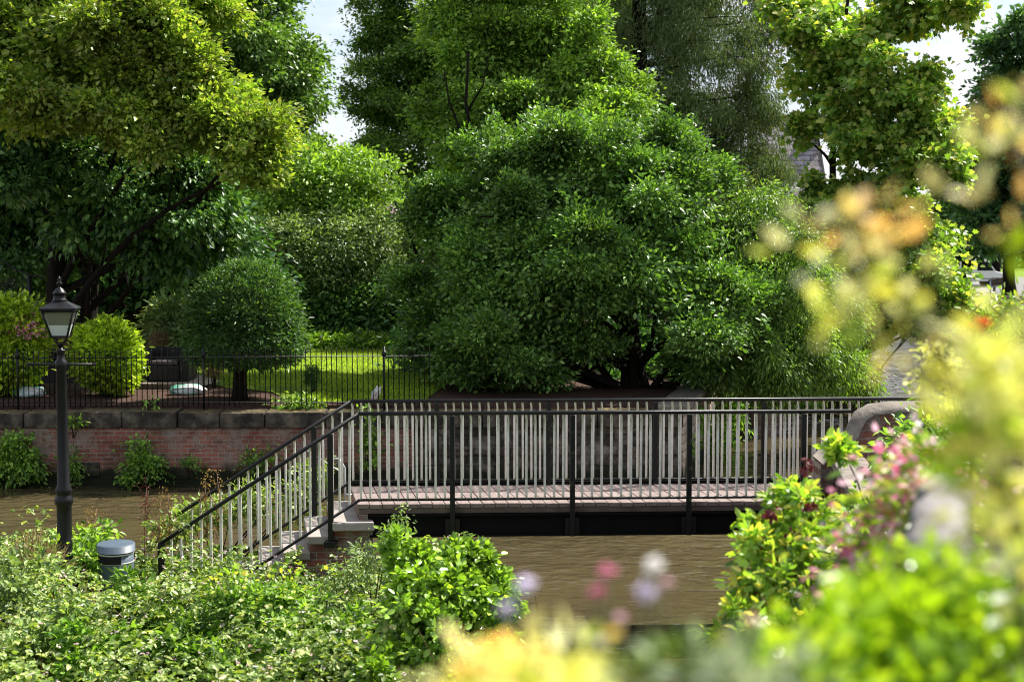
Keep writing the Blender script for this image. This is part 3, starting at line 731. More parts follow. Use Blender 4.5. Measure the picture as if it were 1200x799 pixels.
def ring(w, z): return [Vector((LX + w * math.sqrt(2) * math.cos(A45 + k * math.pi / 2), LD + w * math.sqrt(2) * math.sin(A45 + k * math.pi / 2), z)) for k in range(4)]
rb, rt_ = ring(wb, zb), ring(wt, zt)
for k in range(4):
    mb.tube([rb[k], rt_[k]], .012, 6); mb.tube([rb[k], rb[(k + 1) % 4]], .012, 6); mb.tube([rt_[k], rt_[(k + 1) % 4]], .014, 6)
for k in range(4):
    mb.tube([(LX, LD, zat(409)), Vector((LX, LD, zat(400))).lerp(rb[k], .8), rb[k]], .008, 5)
fr_ = mb.build('lantern', M['black'], lp); bpy.context.view_layer.update()
rm1 = ring(wb + (wt - wb) * .45, zb + (zt - zb) * .45)
for k in range(4):
    k2 = (k + 1) % 4; ins = lambda v: v.lerp(Vector((LX, LD, v.z)), .05)
    mb = MB(); mb.add([ins(rm1[k]), ins(rm1[k2]), ins(rt_[k2]), ins(rt_[k])], [(0, 1, 2, 3)]); mb.build('glass_pane', M['glass'], fr_)
    mb = MB(); mb.add([ins(rb[k]), ins(rb[k2]), ins(rm1[k2]), ins(rm1[k])], [(0, 1, 2, 3)]); mb.build('frosted_pane', M['frost'], fr_)
mb = MB(); r0, r1, r2 = ring(wt + .03, zt + .012), ring(wt + .03, zt + .03), ring(.07, zr)
mb.hexa(r0 + r1); mb.add(r1 + r2, [(0, 1, 5, 4), (1, 2, 6, 5), (2, 3, 7, 6), (3, 0, 4, 7), (4, 5, 6, 7)])
mb.lathe((LX, LD, 0), [(.075, zr - .005), (.08, zr + .015), (.066, zr + .025), (.066, zr + .075), (.072, zr + .08), (.072, zr + .095), (.055, zr + .11), (.04, zr + .135), (.014, zr + .15), (.012, zr + .17), (.03, zr + .185), (.03, zr + .205), (.012, zr + .22), (.022, zr + .235), (.003, zr + .275)], 18)
mb.build('roof', M['black'], fr_)
bd = 15.6; bq = P(136, 650, bd)
bn = empty('litter_bin', (bq.x, bd, BZ), 'round blue grey litter bin half hidden in brambles near the lamp post', 'litter bin')
zt = P(136, 636, bd).z
mb = MB(); mb.lathe((bq.x, bd, 0), [(.185, .2), (.19, .25), (.19, zt - .30), (.19, zt - .09)], 28); mb.build('body', M['bin'], bn)
mb = MB(); mb.lathe((bq.x, bd, 0), [(.19, zt - .088), (.207, zt - .085), (.207, zt - .085), (.207, zt - .012), (.207, zt - .012), (.200, zt), (.200, zt), (.1, zt + .022), (.02, zt + .026)], 28); mb.build('lid', M['bin'], bn, bevel=0)
for z_ in (.115, .21):
    mb = MB(); mb.lathe((bq.x, bd, 0), [(.1915, zt - z_), (.194, zt - z_), (.194, zt - z_ + .014), (.1915, zt - z_ + .014)], 28); mb.build('band', M['band'], bn)
mb = MB(); vs = []
for k in range(9):
    a = R(205 + k * 12)
    for z_ in (zt - .205, zt - .12): vs.append((bq.x + .196 * math.cos(a), bd + .196 * math.sin(a), z_))
mb.add(vs, [(2 * k, 2 * k + 2, 2 * k + 3, 2 * k + 1) for k in range(8)]); mb.build('slot', M['dark'], bn)

# ------------------------------------------------------------------ garden: sofas, sacks, arch, topiary
def sofa(px, py, D, wd, label, flip=1):
    q = P(px, py, D); q.z = GZ + .035
    t = empty('rattan_sofa', q, label, 'garden sofa', 'dark rattan garden sofas')
    h = .72; d = .8
    def bx(nm, c, dm, m=M['wicker'], bv=.015):
        mb = MB(); mb.box((q.x + c[0], q.y + c[1], q.z + c[2]), dm); return mb.build(nm, m, t, bevel=bv)
    bx('seat', (0, 0, .2), (wd - .42, d, .36)); bx('backrest', (0, d / 2 + .08, h / 2 + .02), (wd, .14, h))
    for sg in (-1, 1): bx('armrest', (sg * (wd / 2 - .1), 0, h / 2 - .01), (.2, d, h - .04))
    bx('cushion', (0, -.02, .43), (wd - .46, d - .08, .09), M['cushion'], .03)
    return t
sofa(197, 447, 32.8, 1.12, 'dark rattan sofa on the patio, between the ball shrub and clipped tree')
sofa(80, 452, 32.3, 1.0, 'dark rattan sofa behind the lamp post, left of the ball shrub')
def sack(px, py, D, L_, label, mat):
    q = P(px, py, D); bm = bmesh.new(); bmesh.ops.create_icosphere(bm, subdivisions=4, radius=1)
    for v in bm.verts:
        c = v.co; k = 1 + .08 * math.sin(7 * c.x + px) + .07 * math.sin(9 * c.y + 5 * c.z)
        sx = math.copysign(abs(c.x) ** .6, c.x); sy = math.copysign(abs(c.y) ** .7, c.y)
        v.co = (sx * L_ / 2 * k, sy * .2 * k, c.z * .12 * k)
    for f in bm.faces: f.smooth = True
    me = bpy.data.meshes.new('compost_sack'); bm.to_mesh(me); bm.free(); o = link('compost_sack', me, mat); o.location = (q.x, q.y, GZ + .10)
    tag(o, label, 'compost sack', 'plastic compost sacks on the mulch'); return o
sack(220, 459, 29.9, .72, 'green and white plastic sack lying on mulch in front of the rattan sofa', M['sack'])
sack(34, 464, 29.5, .62, 'green and white plastic sack lying on mulch left of the lamp post', M['sack'])
# crumpled white bag by the fence
q = P(440, 462, 27.9); bm = bmesh.new(); bmesh.ops.create_icosphere(bm, subdivisions=3, radius=1)
for v in bm.verts:
    c = v.co; k = 1 + .2 * math.sin(6 * c.x + 1) * math.sin(5 * c.z) + .12 * math.sin(13 * c.y + 9 * c.z)
    v.co = ((c.x * .6 + c.z * .45) * .14 * k, c.y * .08 * k, c.z * .15 * k)
me = bpy.data.meshes.new('plastic_bag'); bm.to_mesh(me); bm.free(); o = link('plastic_bag', me, M['sackw']); o.location = (q.x, q.y, q.z)
tag(o, 'crumpled white and pink bag caught against the iron railings', 'bag')
ar = empty('iron_arch', P(35, 440, 31), 'dark wrought iron garden arch with scrollwork at the far left', 'garden arch')
AD = 31.0
mb = MB(); a = P(34, 322, AD); mb.tube([(a.x, AD, GZ), a], .045, 8); mb.build('post', M['black'], ar)
mb = MB(); a = P(-60, 322, AD); mb.tube([(a.x, AD, GZ), a], .045, 8); mb.build('post', M['black'], ar)
mb = MB(); mb.tube([P(-75, 335, AD), P(-50, 318, AD), P(-13, 300, AD), P(0, 304, AD), P(15, 314, AD), P(34, 322, AD), P(51, 326, AD)], .02, 8); mb.build('top_rail', M['black'], ar)
mb = MB(); mb.tube([P(-60, 340, AD), P(0, 338, AD), P(20, 337, AD), P(28, 337, AD), P(36, 340, AD)], .014, 6)
c = P(10, 336, AD); s_ = AD / F
for r_ in (10, 6): mb.tube([(c.x + math.cos(t) * r_ * s_, AD, c.z + math.sin(t) * r_ * s_) for t in [math.pi * k / 12 for k in range(13)]], .011, 5)
for k in range(1, 6): a_ = math.pi * k / 6; mb.tube([c, (c.x + math.cos(a_) * 10 * s_, AD, c.z + math.sin(a_) * 10 * s_)], .007, 5)
for dx in (-16, 16, -26): mb.tube([(c.x + (dx + 4 * math.cos(t) * (1 - t / 14)) * s_, AD, c.z + (5 + 4 * math.sin(t) * (1 - t / 14)) * s_) for t in [k * .7 for k in range(14)]], .007, 5)
mb.build('scrollwork', M['black'], ar)

def shrub(name, label, cat, base, lobes, n, leafm, L, stem=.06, group=None, aspect=.55, shape='rhomb', flowers=None, stems=5, **kw):
    t = empty(name, base, label, cat, group); base = Vector(base)
    mb = MB()
    for k in range(stems):
        c, r = random.choice(lobes); e = Vector(c) + Vector((random.uniform(-.6, .6) * r[0], random.uniform(-.6, .6) * r[1], random.uniform(-.2, .6) * r[2]))
        b = base + Vector((random.uniform(-1, 1) * stem * 2, random.uniform(-1, 1) * stem * 2, -.1))
        mb.tube(curve(b, e, .12, 6), [stem * (1 - .75 * i / 5) for i in range(6)], 6)
    mb.build('stem', M['bark'], t)
    vol = [(r[0] * r[1] * r[2]) ** (2 / 3) for c, r in lobes]; tot = sum(vol)
    C = Crown()
    for (c, r), v in zip(lobes, vol): C.lobe(c, r, n * v / tot, L=L, **kw)
    C.build('foliage', leafm, t, aspect, shape)
    if flowers:
        fm, fn, fl, fs_ = flowers
        C2 = Crown()
        for c, r in fs_: C2.lobe(c, r, fn, cs=.12, per=14, L=fl, shell=.85, jag=.1)
        C2.build('blossom', fm, t, .7, 'oval')
    return t
def gb(px, D, z=GZ): return (P(px, 450, D).x, D, z)

# clipped lollipop yew
t = empty('clipped_tree', gb(282, 28.9), 'clipped dark green mushroom shaped tree on a short trunk by the fence', 'topiary tree')
mb = MB(); b = P(281, 472, 28.9); e = P(284, 400, 28.9); mb.tube(curve((b.x, b.y, GZ - .1), e, .02, 6), [.20, .155, .14, .14, .15, .12], 12)
for k in range(7): mb.tube(curve((e.x, e.y, e.z - .3), e + Vector((random.uniform(-.8, .8), random.uniform(-.8, .8), random.uniform(.1, .9))), .1, 4), [.07, .05, .03, .02], 6)
mb.build('trunk', M['barkdark'], t)
C = Crown()
c, r = lb(287, 392, 28.9, 66, 86, 1.12)
C.lobe(c, r, 60000, cs=.16, per=24, L=.085, shell=.82, jag=.035, up=.8, droop=0, cut=lambda q: q[:, 2] > P(0, 424, 28.9).z)
C.lobe(P(287, 385, 28.9), (1.0, 1.0, .75), 9000, cs=.3, per=24, L=.14, shell=.4, jag=.05)
C.lobe(P(300, 420, 28.7), (.8, .7, .16), 2600, cs=.12, per=20, L=.085, droop=.6)
C.build('crown', M['l_topiary'], t, .36)
# the two bright ball shrubs and the dried ones
def ball(px, py, D, r, label, n=7500, flowers=None):
    c = P(px, py, D)
    return shrub('ball_shrub', label, 'clipped shrub', gb(px, D), [(c, (r, r, r * 1.12))], n, M['l_ball'], .125, .05, 'round clipped evergreen shrubs', aspect=.5, shape='oval',
                 cs=.15, per=9, shell=.7, jag=.10, up=.35, droop=-.1, flowers=flowers)
ball(125, 417, 29.6, .67, 'round bright green clipped shrub between lamp post and dark sofa')
ball(8, 402, 29.6, .86, 'round bright green shrub with pinkish bloom left of the lamp post', 10500, (M['pink'], 500, .06, [lb(28, 385, 29.3, 22, 14, .4)]))
for px, py, D, rr, h, lab in ((188, 404, 35, .22, .3, 'straw coloured dry tuft peeping above the dark rattan sofa'), (250, 424, 31.4, .2, .32, 'straw coloured dry bush at the lawn edge beside the clipped tree'),
                             (66, 405, 34, .24, .34, 'straw coloured dry bush behind the lamp lantern')):
    c = P(px, py, D); shrub('dried_shrub', lab, 'dry shrub', gb(px, D), [(c, (rr, rr, h))], 1600, M['straw'], .12, .02, 'straw coloured dry shrubs', aspect=.1, cs=.12, per=20, shell=.6, jag=.05, up=.2, droop=-.3)
c = P(366, 440, 30.3); shrub('dwarf_conifer', 'small dark dwarf conifer at the shaded edge of the lawn', 'dwarf conifer', gb(366, 30.3), [(c, (.14, .14, .26))], 1500, M['l_topiary'], .06, .02, aspect=.3, cs=.06, per=16, shell=.7, jag=.05)
shrub('glossy_shrub', 'light green slender leaved shrub left of the clipped tree', 'shrub', gb(205, 36), [lb(205, 380, 36, 28, 26, .9), lb(222, 395, 35.4, 20, 18, .6)], 6000, M['l_olive'], .2, .05, aspect=.28, cs=.3, per=18)
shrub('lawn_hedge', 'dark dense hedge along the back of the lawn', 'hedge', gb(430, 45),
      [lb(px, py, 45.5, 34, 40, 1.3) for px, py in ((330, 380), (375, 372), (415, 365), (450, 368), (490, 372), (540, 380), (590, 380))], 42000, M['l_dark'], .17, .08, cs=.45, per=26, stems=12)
shrub('ground_herbs', 'pale leafy plants at the foot of the hedge behind the lawn', 'plants', gb(440, 43.4),
      [lb(px, 404, 43.4, 18, 9, .5) for px in (340, 370, 400, 430, 460, 490)], 7000, M['l_fresh'], .16, .01, cs=.25, per=20)
# grass on the lawn
def in_lawn(p): return (p[:, 0] < -1.7 + np.maximum(0, p[:, 1] - 34) * .3) & (p[:, 1] > np.where(p[:, 0] > -4.2, 28.3, 31.4)) & (p[:, 0] > -6.4 - (p[:, 1] - 32) * .42)
n = 90000; g = np.stack([rng.uniform(-11, 2.5, n), 28.2 + 16.5 * rng.uniform(0, 1, n) ** 1.3, np.full(n, GZ + .02)], 1); g = g[in_lawn(g)]
m_ = len(g); ax = rnd(m_) * .35; ax[:, 2] = 1
o = leaf_mesh('grass', g, ax, unit(m_), rng.uniform(.03, .075, m_), .013, M['grass'], None, 'rhomb'); tag(o, 'short bright lawn grass beyond the iron railings', 'grass', kind='stuff')

# ------------------------------------------------------------------ trees
def tb(px, D, z=GZ): return Vector((P(px, 400, D).x, D, z))
make_tree('broadleaf_tree', 'yellow green tree reaching its boughs over the garden at upper left', 'tree', tb(60, 35), P(40, -120, 34),
          [lb(-20, 70, 31, 80, 60, 1.5), lb(60, 60, 31, 70, 55, 1.4), lb(130, 35, 31.3, 70, 50, 1.4), lb(40, 125, 30.6, 60, 40, 1.2), lb(190, 80, 31, 60, 55, 1.3), lb(150, 130, 30.5, 40, 55, 1.0), lb(180, 160, 30.3, 25, 40, .7),
           lb(240, 125, 30.8, 52, 50, 1.2), lb(285, 165, 30.5, 40, 40, 1.0), lb(300, 195, 30.3, 22, 30, .7), lb(190, 10, 32, 70, 35, 1.5), lb(60, -10, 32, 120, 40, 2)],
          M['l_yellow'], M['barkdark'], .27, 150000, .13, twigs=9, aspect=.62, cs=.40, per=16, shell=.4, jag=.3)
make_tree('horse_chestnut', 'dark broad tree with drooping shaded foliage behind the left sofa', 'tree', tb(98, 38), P(110, 60, 38.5),
          [lb(-10, 220, 37, 90, 70, 2.2), lb(80, 210, 33.5, 60, 50, 1.4), lb(110, 265, 33.5, 60, 40, 1.4), lb(165, 235, 33.3, 50, 60, 1.4), lb(200, 300, 34, 40, 50, 1.2), lb(225, 235, 33.5, 50, 60, 1.4), lb(20, 190, 33, 70, 50, 1.4), lb(250, 290, 35, 40, 46, 1.2), lb(40, 290, 38.5, 90, 50, 2.2), lb(-40, 320, 38, 60, 70, 2),
           lb(120, 160, 38, 140, 70, 2.6), lb(240, 330, 39, 40, 50, 1.5)],
          M['l_dark'], M['barkdark'], .26, 140000, .17, aspect=.55, cs=.5, per=26, droop=.7, shell=.4, jag=.3)
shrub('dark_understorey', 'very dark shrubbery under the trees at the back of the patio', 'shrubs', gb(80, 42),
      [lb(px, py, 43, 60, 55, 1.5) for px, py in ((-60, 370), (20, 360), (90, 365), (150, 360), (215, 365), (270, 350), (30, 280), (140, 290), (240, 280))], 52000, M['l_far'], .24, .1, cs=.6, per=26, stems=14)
make_tree('tall_lime_tree', 'tall full tree left of the sky gap at upper left', 'tree', tb(250, 56), P(250, -160, 56),
          [lb(300, 30, 55, 56, 60, 2.6), lb(255, 60, 54.5, 75, 70, 2.8), lb(325, 90, 55, 34, 60, 2.2), lb(290, 130, 54.5, 70, 60, 2.6), lb(335, 170, 55.5, 26, 45, 1.8), lb(240, -50, 56, 120, 70, 4), lb(310, -60, 56, 40, 60, 3), lb(200, 120, 57, 110, 90, 3.5), lb(330, 230, 56, 80, 60, 3)],
          M['l_tall'], M['bark'], .5, 130000, .2, cs=.7, per=28, shell=.45, jag=.25, droop=.5)
shrub('round_shrub', 'light green rounded shrub tree rising behind the clipped tree', 'shrub', gb(370, 49), [lb(360, 220, 48, 60, 50, 1.8), lb(410, 240, 48, 55, 60, 1.8), lb(330, 260, 47.5, 45, 40, 1.4), lb(400, 205, 49, 40, 30, 1.5)], 42000, M['l_fresh'], .16, .1, cs=.45, per=26, jag=.25)
shrub('olive_shrub', 'olive grey fine leaved shrub right behind the clipped tree', 'shrub', gb(350, 46.5), [lb(345, 300, 46, 66, 50, 1.6), lb(395, 310, 46, 52, 60, 1.6), lb(300, 310, 46, 40, 50, 1.4), lb(430, 300, 46.3, 45, 60, 1.4)], 52000, M['l_olive'], .13, .08, cs=.35, per=28, jag=.15)
make_tree('airy_ash_tree', 'tall airy tree right of the left sky gap with thin leaning trunk', 'tree', tb(570, 62), P(530, -120, 63),
          [lb(450, 40, 63, 34, 60, 2), lb(500, 60, 62, 60, 70, 2.2), lb(452, 130, 62, 36, 44, 1.6), lb(570, 50, 61, 60, 60, 2.2), lb(480, 170, 61, 60, 60, 2), lb(640, 70, 60, 66, 70, 2.2), lb(570, 130, 61, 50, 50, 1.7), lb(690, 30, 60.5, 50, 60, 2),
           lb(540, -40, 63, 110, 60, 3), lb(660, -50, 62, 90, 50, 2.6), lb(440, 210, 61.5, 50, 45, 1.6), lb(640, 160, 60, 55, 50, 1.7), lb(500, 245, 60, 50, 45, 1.5), lb(450, 280, 60, 46, 50, 1.5), lb(580, 215, 59.5, 40, 30, 1.2), lb(540, 300, 58.5, 44, 46, 1.2), lb(620, 120, 59, 50, 50, 1.5), lb(690, 110, 59, 44, 50, 1.4), lb(700, 60, 59, 46, 50, 1.5), lb(540, 60, 60, 50, 60, 1.6), lb(480, 110, 61, 50, 50, 1.6), lb(600, 20, 60, 60, 40, 1.8)],
          M['l_centre'], M['bark'], .22, 280000, .165, twigs=9, cs=.40, per=16, shell=.35, jag=.35, aspect=.5)
lt = make_tree('leafy_tree', 'fresh green leafy tree rising behind the great spreading tree, left of the conifer trunk', 'tree', tb(650, 37), P(640, -40, 37.5),
          [lb(560, 70, 37, 44, 50, 1.4), lb(640, 40, 37, 50, 46, 1.5), lb(690, 85, 36.5, 34, 40, 1.2), lb(590, 130, 36, 46, 44, 1.4), lb(665, 120, 36, 50, 46, 1.4), lb(730, 140, 35.5, 36, 40, 1.2), lb(530, 150, 37, 36, 40, 1.2), lb(620, -20, 37.5, 80, 36, 1.8), lb(520, 20, 38, 36, 40, 1.3), lb(560, 200, 36, 40, 40, 1.2), lb(660, 170, 35, 56, 40, 1.3), lb(715, 175, 34.8, 44, 36, 1.1), lb(600, 190, 35, 44, 36, 1.2)],
          M['l_fresh'], M['bark'], .16, 150000, .125, twigs=8, cs=.36, per=14, shell=.35, jag=.35, aspect=.52, up=.4)
mb = MB()
for path, r0 in (([(612, 300), (590, 245), (570, 200), (554, 165), (546, 120), (549, 60)], .075), ([(558, 175), (541, 158), (526, 118), (520, 80)], .04), ([(573, 205), (596, 172), (606, 140)], .035), ([(500, 330), (478, 270), (462, 236)], .04), ([(548, 130), (566, 100), (572, 66)], .03)):
    n_ = len(path); mb.tube([P(a, b, 34.2) for a, b in path], [r0 * (1 - .6 * k / (n_ - 1)) for k in range(n_)], 7)
mb.build('leaning_stem', M['barkdark'], lt)
gt = make_tree('spreading_bush_tree', 'great spreading glossy green tree overhanging the wall and water behind the bridge', 'tree', tb(745, 31.5), P(720, 200, 32),
          [lb(610, 260, 31, 60, 60, 1.5), lb(690, 215, 31, 66, 55, 1.6), lb(770, 245, 30.8, 75, 55, 1.7), lb(640, 330, 30.2, 70, 70, 1.6), lb(735, 320, 29.8, 76, 62, 1.6), lb(630, 430, 30.8, 40, 28, 1.0), lb(815, 432, 31, 34, 24, .9), lb(690, 405, 30.6, 30, 22, .8), lb(830, 370, 29.8, 80, 65, 1.7),
           lb(600, 400, 30.3, 60, 55, 1.4), lb(560, 330, 31, 45, 60, 1.4), lb(545, 420, 31, 50, 45, 1.3), lb(535, 260, 33.5, 46, 60, 1.2), lb(500, 380, 32.5, 28, 60, 1.0), lb(810, 205, 32, 36, 30, 1.2), lb(640, 175, 32.5, 50, 40, 1.3), lb(585, 190, 33, 40, 46, 1.2), lb(770, 190, 32.5, 40, 34, 1.2)],
          M['l_bush'], M['barkdark'], .30, 240000, .108, twigs=9, cs=.34, per=16, shell=.45, jag=.28, aspect=.55, droop=.15, up=.45, puffs=8, puff=.9)
mb = MB()
for path, r0 in (([(745, 468), (742, 420), (730, 370), (700, 320)], .12), ([(730, 466), (700, 425), (655, 385), (620, 360)], .09), ([(757, 466), (790, 420), (820, 385), (850, 370)], .09), ([(716, 466), (690, 440), (640, 430)], .06), ([(770, 464), (812, 440), (850, 432)], .06), ([(748, 440), (765, 395), (770, 350)], .07)):
    n_ = len(path); mb.tube([P(a, b_, 31.2) for a, b_ in path], [r0 * (1 - .5 * k / (n_ - 1)) for k in range(n_)], 7)
mb.build('lower_stems', M['barkdark'], gt)
make_tree('trailing_tree', 'lighter green tree with trailing sprays at the water end of the great spreading tree', 'tree', tb(900, 32.5), P(880, 250, 32.5),
          [lb(860, 285, 31.5, 56, 46, 1.4), lb(915, 320, 31.5, 50, 50, 1.4), lb(950, 390, 31.5, 40, 46, 1.2), lb(900, 400, 30.8, 50, 46, 1.2), lb(860, 350, 30.8, 46, 50, 1.2), lb(975, 430, 32, 30, 24, .9), lb(900, 448, 31.2, 50, 18, .9), lb(985, 372, 32, 20, 30, .8), lb(900, 250, 32, 26, 24, .9), lb(1005, 440, 33, 22, 16, .7), lb(840, 430, 30.8, 40, 24, .9)],
          M['l_willow'], M['barkdark'], .14, 95000, .115, twigs=8, cs=.32, per=14, shell=.35, jag=.3, aspect=.3, droop=.8, hang=.8, flat=.8, up=.3, puffs=9)
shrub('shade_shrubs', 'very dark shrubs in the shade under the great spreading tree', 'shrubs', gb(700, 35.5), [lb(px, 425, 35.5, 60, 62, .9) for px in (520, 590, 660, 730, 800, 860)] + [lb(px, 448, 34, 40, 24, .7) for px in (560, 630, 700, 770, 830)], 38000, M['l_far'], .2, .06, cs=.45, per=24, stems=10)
shrub('bank_shrub', 'low rounded green shrub on the bank at the foot of the sycamore', 'shrub', tb(1000, 39.2, .35), [lb(985, 425, 39, 30, 34, 1.0), lb(1000, 446, 38.6, 22, 20, .7), lb(960, 445, 38.5, 26, 22, .8)], 9000, M['l_fresh'], .14, .04, cs=.3, per=16, puffs=8)
shrub('hanging_creeper', 'leafy trails hanging down the pale stone wall behind the bridge', 'creeper', (4.1, 30, GZ), [lb(805, 490, 29.5, 18, 30, .4), lb(838, 500, 31, 14, 26, .5), lb(860, 485, 33, 10, 34, .5), lb(795, 520, 28.6, 16, 22, .4), lb(915, 450, 36, 50, 26, 1.0)], 5200, M['l_ivy'], .12, .015, cs=.22, per=18, hang=.6)
# conifer
cf = empty('conifer_tree', tb(752, 50), 'tall conifer with dark straight trunk and drooping grey green sprays', 'tree')
b = tb(752, 50); top = P(748, -160, 50)
pts = [b.lerp(top, i / 11) for i in range(12)]
mb = MB(); mb.tube(pts, [.34 - .012 * i for i in range(12)], 12)
C = Crown()
for k in range(120):
    py = random.uniform(-120, 235); side = random.choice((-1, 1, 1, 1, 1)); ln = (random.uniform(1.2, 2.2) if side < 0 else random.uniform(2.0, 5.4))
    az = random.uniform(-1.0, 1.0)
    a = P(751, py, 50); dr = Vector((side * math.cos(az), math.sin(az), 0))
    e = a + dr * ln + Vector((0, 0, random.uniform(-.3, .5) + ln * .10))
    bp_ = curve(a, e, .05, 7, sag=.12); mb.tube(bp_, [.034 - .005 * i for i in range(7)], 5)
    for j in range(4, 19):
        f = j / 19 * 6; i0 = int(f); i1 = min(6, i0 + 1); q = bp_[i0].lerp(bp_[i1], f - i0)
        C.lobe(q + Vector((random.uniform(-.3, .3), random.uniform(-.4, .4), random.uniform(-.45, .3))), (.36, .5, .3), 78, cs=.34, per=26, L=.15, droop=1.1, shell=.1, hang=.9, up=.1, flat=1.0)
for px, py, rx, ry in ((870, 165, 34, 30), (845, 205, 36, 26), (895, 110, 30, 34), (885, 60, 40, 40), (815, 190, 40, 30), (905, 190, 18, 22), (840, 120, 50, 40), (910, 20, 30, 40)):
    c_, r_ = lb(px, py, 50, rx, ry, 1.2); C.lobe(c_, r_, 3600, cs=.42, per=24, L=.16, droop=1.1, shell=.2, hang=.9, up=.2, flat=1.0, puffs=9)
    mb.tube(curve(P(752, py + 18, 50), c_, .06, 7), [.07, .06, .05, .04, .03, .025, .02], 6)
mb.build('trunk', M['barkdark'], cf); C.build('crown', M['l_conifer'], cf, .2)
make_tree('sycamore_tree', 'open sycamore with several slim stems at the right by the slate roof', 'tree', tb(1012, 41, .4), P(1000, -40, 41),
          [lb(1000, 60, 41, 44, 40, 1.5), lb(1060, 20, 41, 50, 26, 1.4), lb(1110, 8, 40.5, 34, 20, 1.0), lb(960, 20, 42, 50, 36, 1.8), lb(1035, 110, 40, 46, 36, 1.4), lb(1010, 165, 40, 50, 34, 1.3), lb(1080, 130, 40, 40, 36, 1.3), lb(1060, 190, 39.5, 56, 36, 1.4), lb(1098, 175, 39.5, 30, 34, 1.0),
           lb(1010, 240, 40, 70, 36, 1.5), lb(1060, 280, 39, 66, 44, 1.6), lb(1090, 335, 38, 56, 34, 1.3), lb(1040, 350, 38.5, 60, 40, 1.5), lb(1128, 362, 37.6, 26, 18, .8), lb(985, 300, 40, 44, 60, 1.5), lb(975, 370, 39, 50, 40, 1.4), lb(945, 90, 42, 34, 50, 1.2), lb(1080, 380, 37.8, 36, 14, .8), lb(938, 160, 41, 14, 18, .6)],
          M['l_maple'], M['bark'], .16, 50000, .165, puffs=6, twigs=7, cs=.4, per=18, shell=.3, jag=.35, aspect=.95, shape='lobed', droop=.35)
# trees across the basin, far right
for px, D, lobes_, lab in ((1182, 92, [(1190, 130, 36, 60), (1160, 190, 40, 50), (1200, 230, 46, 60), (1150, 250, 36, 36), (1230, 150, 50, 90), (1190, 60, 30, 36), (1185, 280, 36, 20)], 'tall dark tree in the park across the water, rightmost'),
                           (1128, 100, [(1125, 240, 30, 50), (1110, 280, 26, 32), (1135, 190, 26, 36), (1145, 285, 24, 18)], 'dark round tree in the park left of the white van'),
                           (1166, 118, [(1160, 270, 26, 26), (1170, 240, 26, 30)], 'small dark tree in the park right of the white van')):
    make_tree('park_tree', lab, 'tree', tb(px, D, 1.5), P(px, 150 if D < 95 else 230, D), [lb(a, b, D, rx, ry, rx * D / F) for a, b, rx, ry in lobes_], M['l_far'], M['barkdark'], .42, 24000 if D < 95 else 15000, .42, group='trees in the park across the water', cs=1.1, per=24, shell=.4, jag=.3)
# woods far behind that close the gaps
C = Crown()
for px in range(-120, 1400, 55):
    D = 215 + 20 * math.sin(px); lo = px > 930; C.lobe(P(px, (300 if lo else 285) + 8 * math.sin(px * .7), D), (6.5, 5, (3.0 if lo else 5.0) + 1.0 * math.sin(px * 1.9)), 1500, cs=1.6, per=26, L=.9, jag=.25)
for px in list(range(380, 940, 60)) + [600, 700, 660, 760]:
    C.lobe(P(px, 330, 66), (2.4, 1.8, 2.4), 2200, cs=.8, per=26, L=.32, jag=.2)
    C.lobe(P(px, 275 + 20 * math.sin(px), 68), (2.4, 1.8, 1.9), 1500, cs=.8, per=26, L=.32, jag=.2)
o = C.build('distant_woods', M['l_far'], None); tag(o, 'distant dark woodland closing the view behind the garden', 'woods', kind='stuff')
# pink blossom shrub glimpsed through the ash tree
shrub('blossom_shrub', 'shrub with faint pink blossom glimpsed through the trees left of centre', 'flowering shrub', gb(495, 44), [lb(500, 290, 44, 34, 60, .8)], 4200, M['l_olive'], .15, .05, cs=.3, per=18,
      flowers=(M['paleP'], 90, .12, [lb(480, 250, 43.6, 20, 22, .6), lb(512, 280, 43.6, 16, 16, .6), lb(500, 330, 43.6, 24, 30, .6)]))

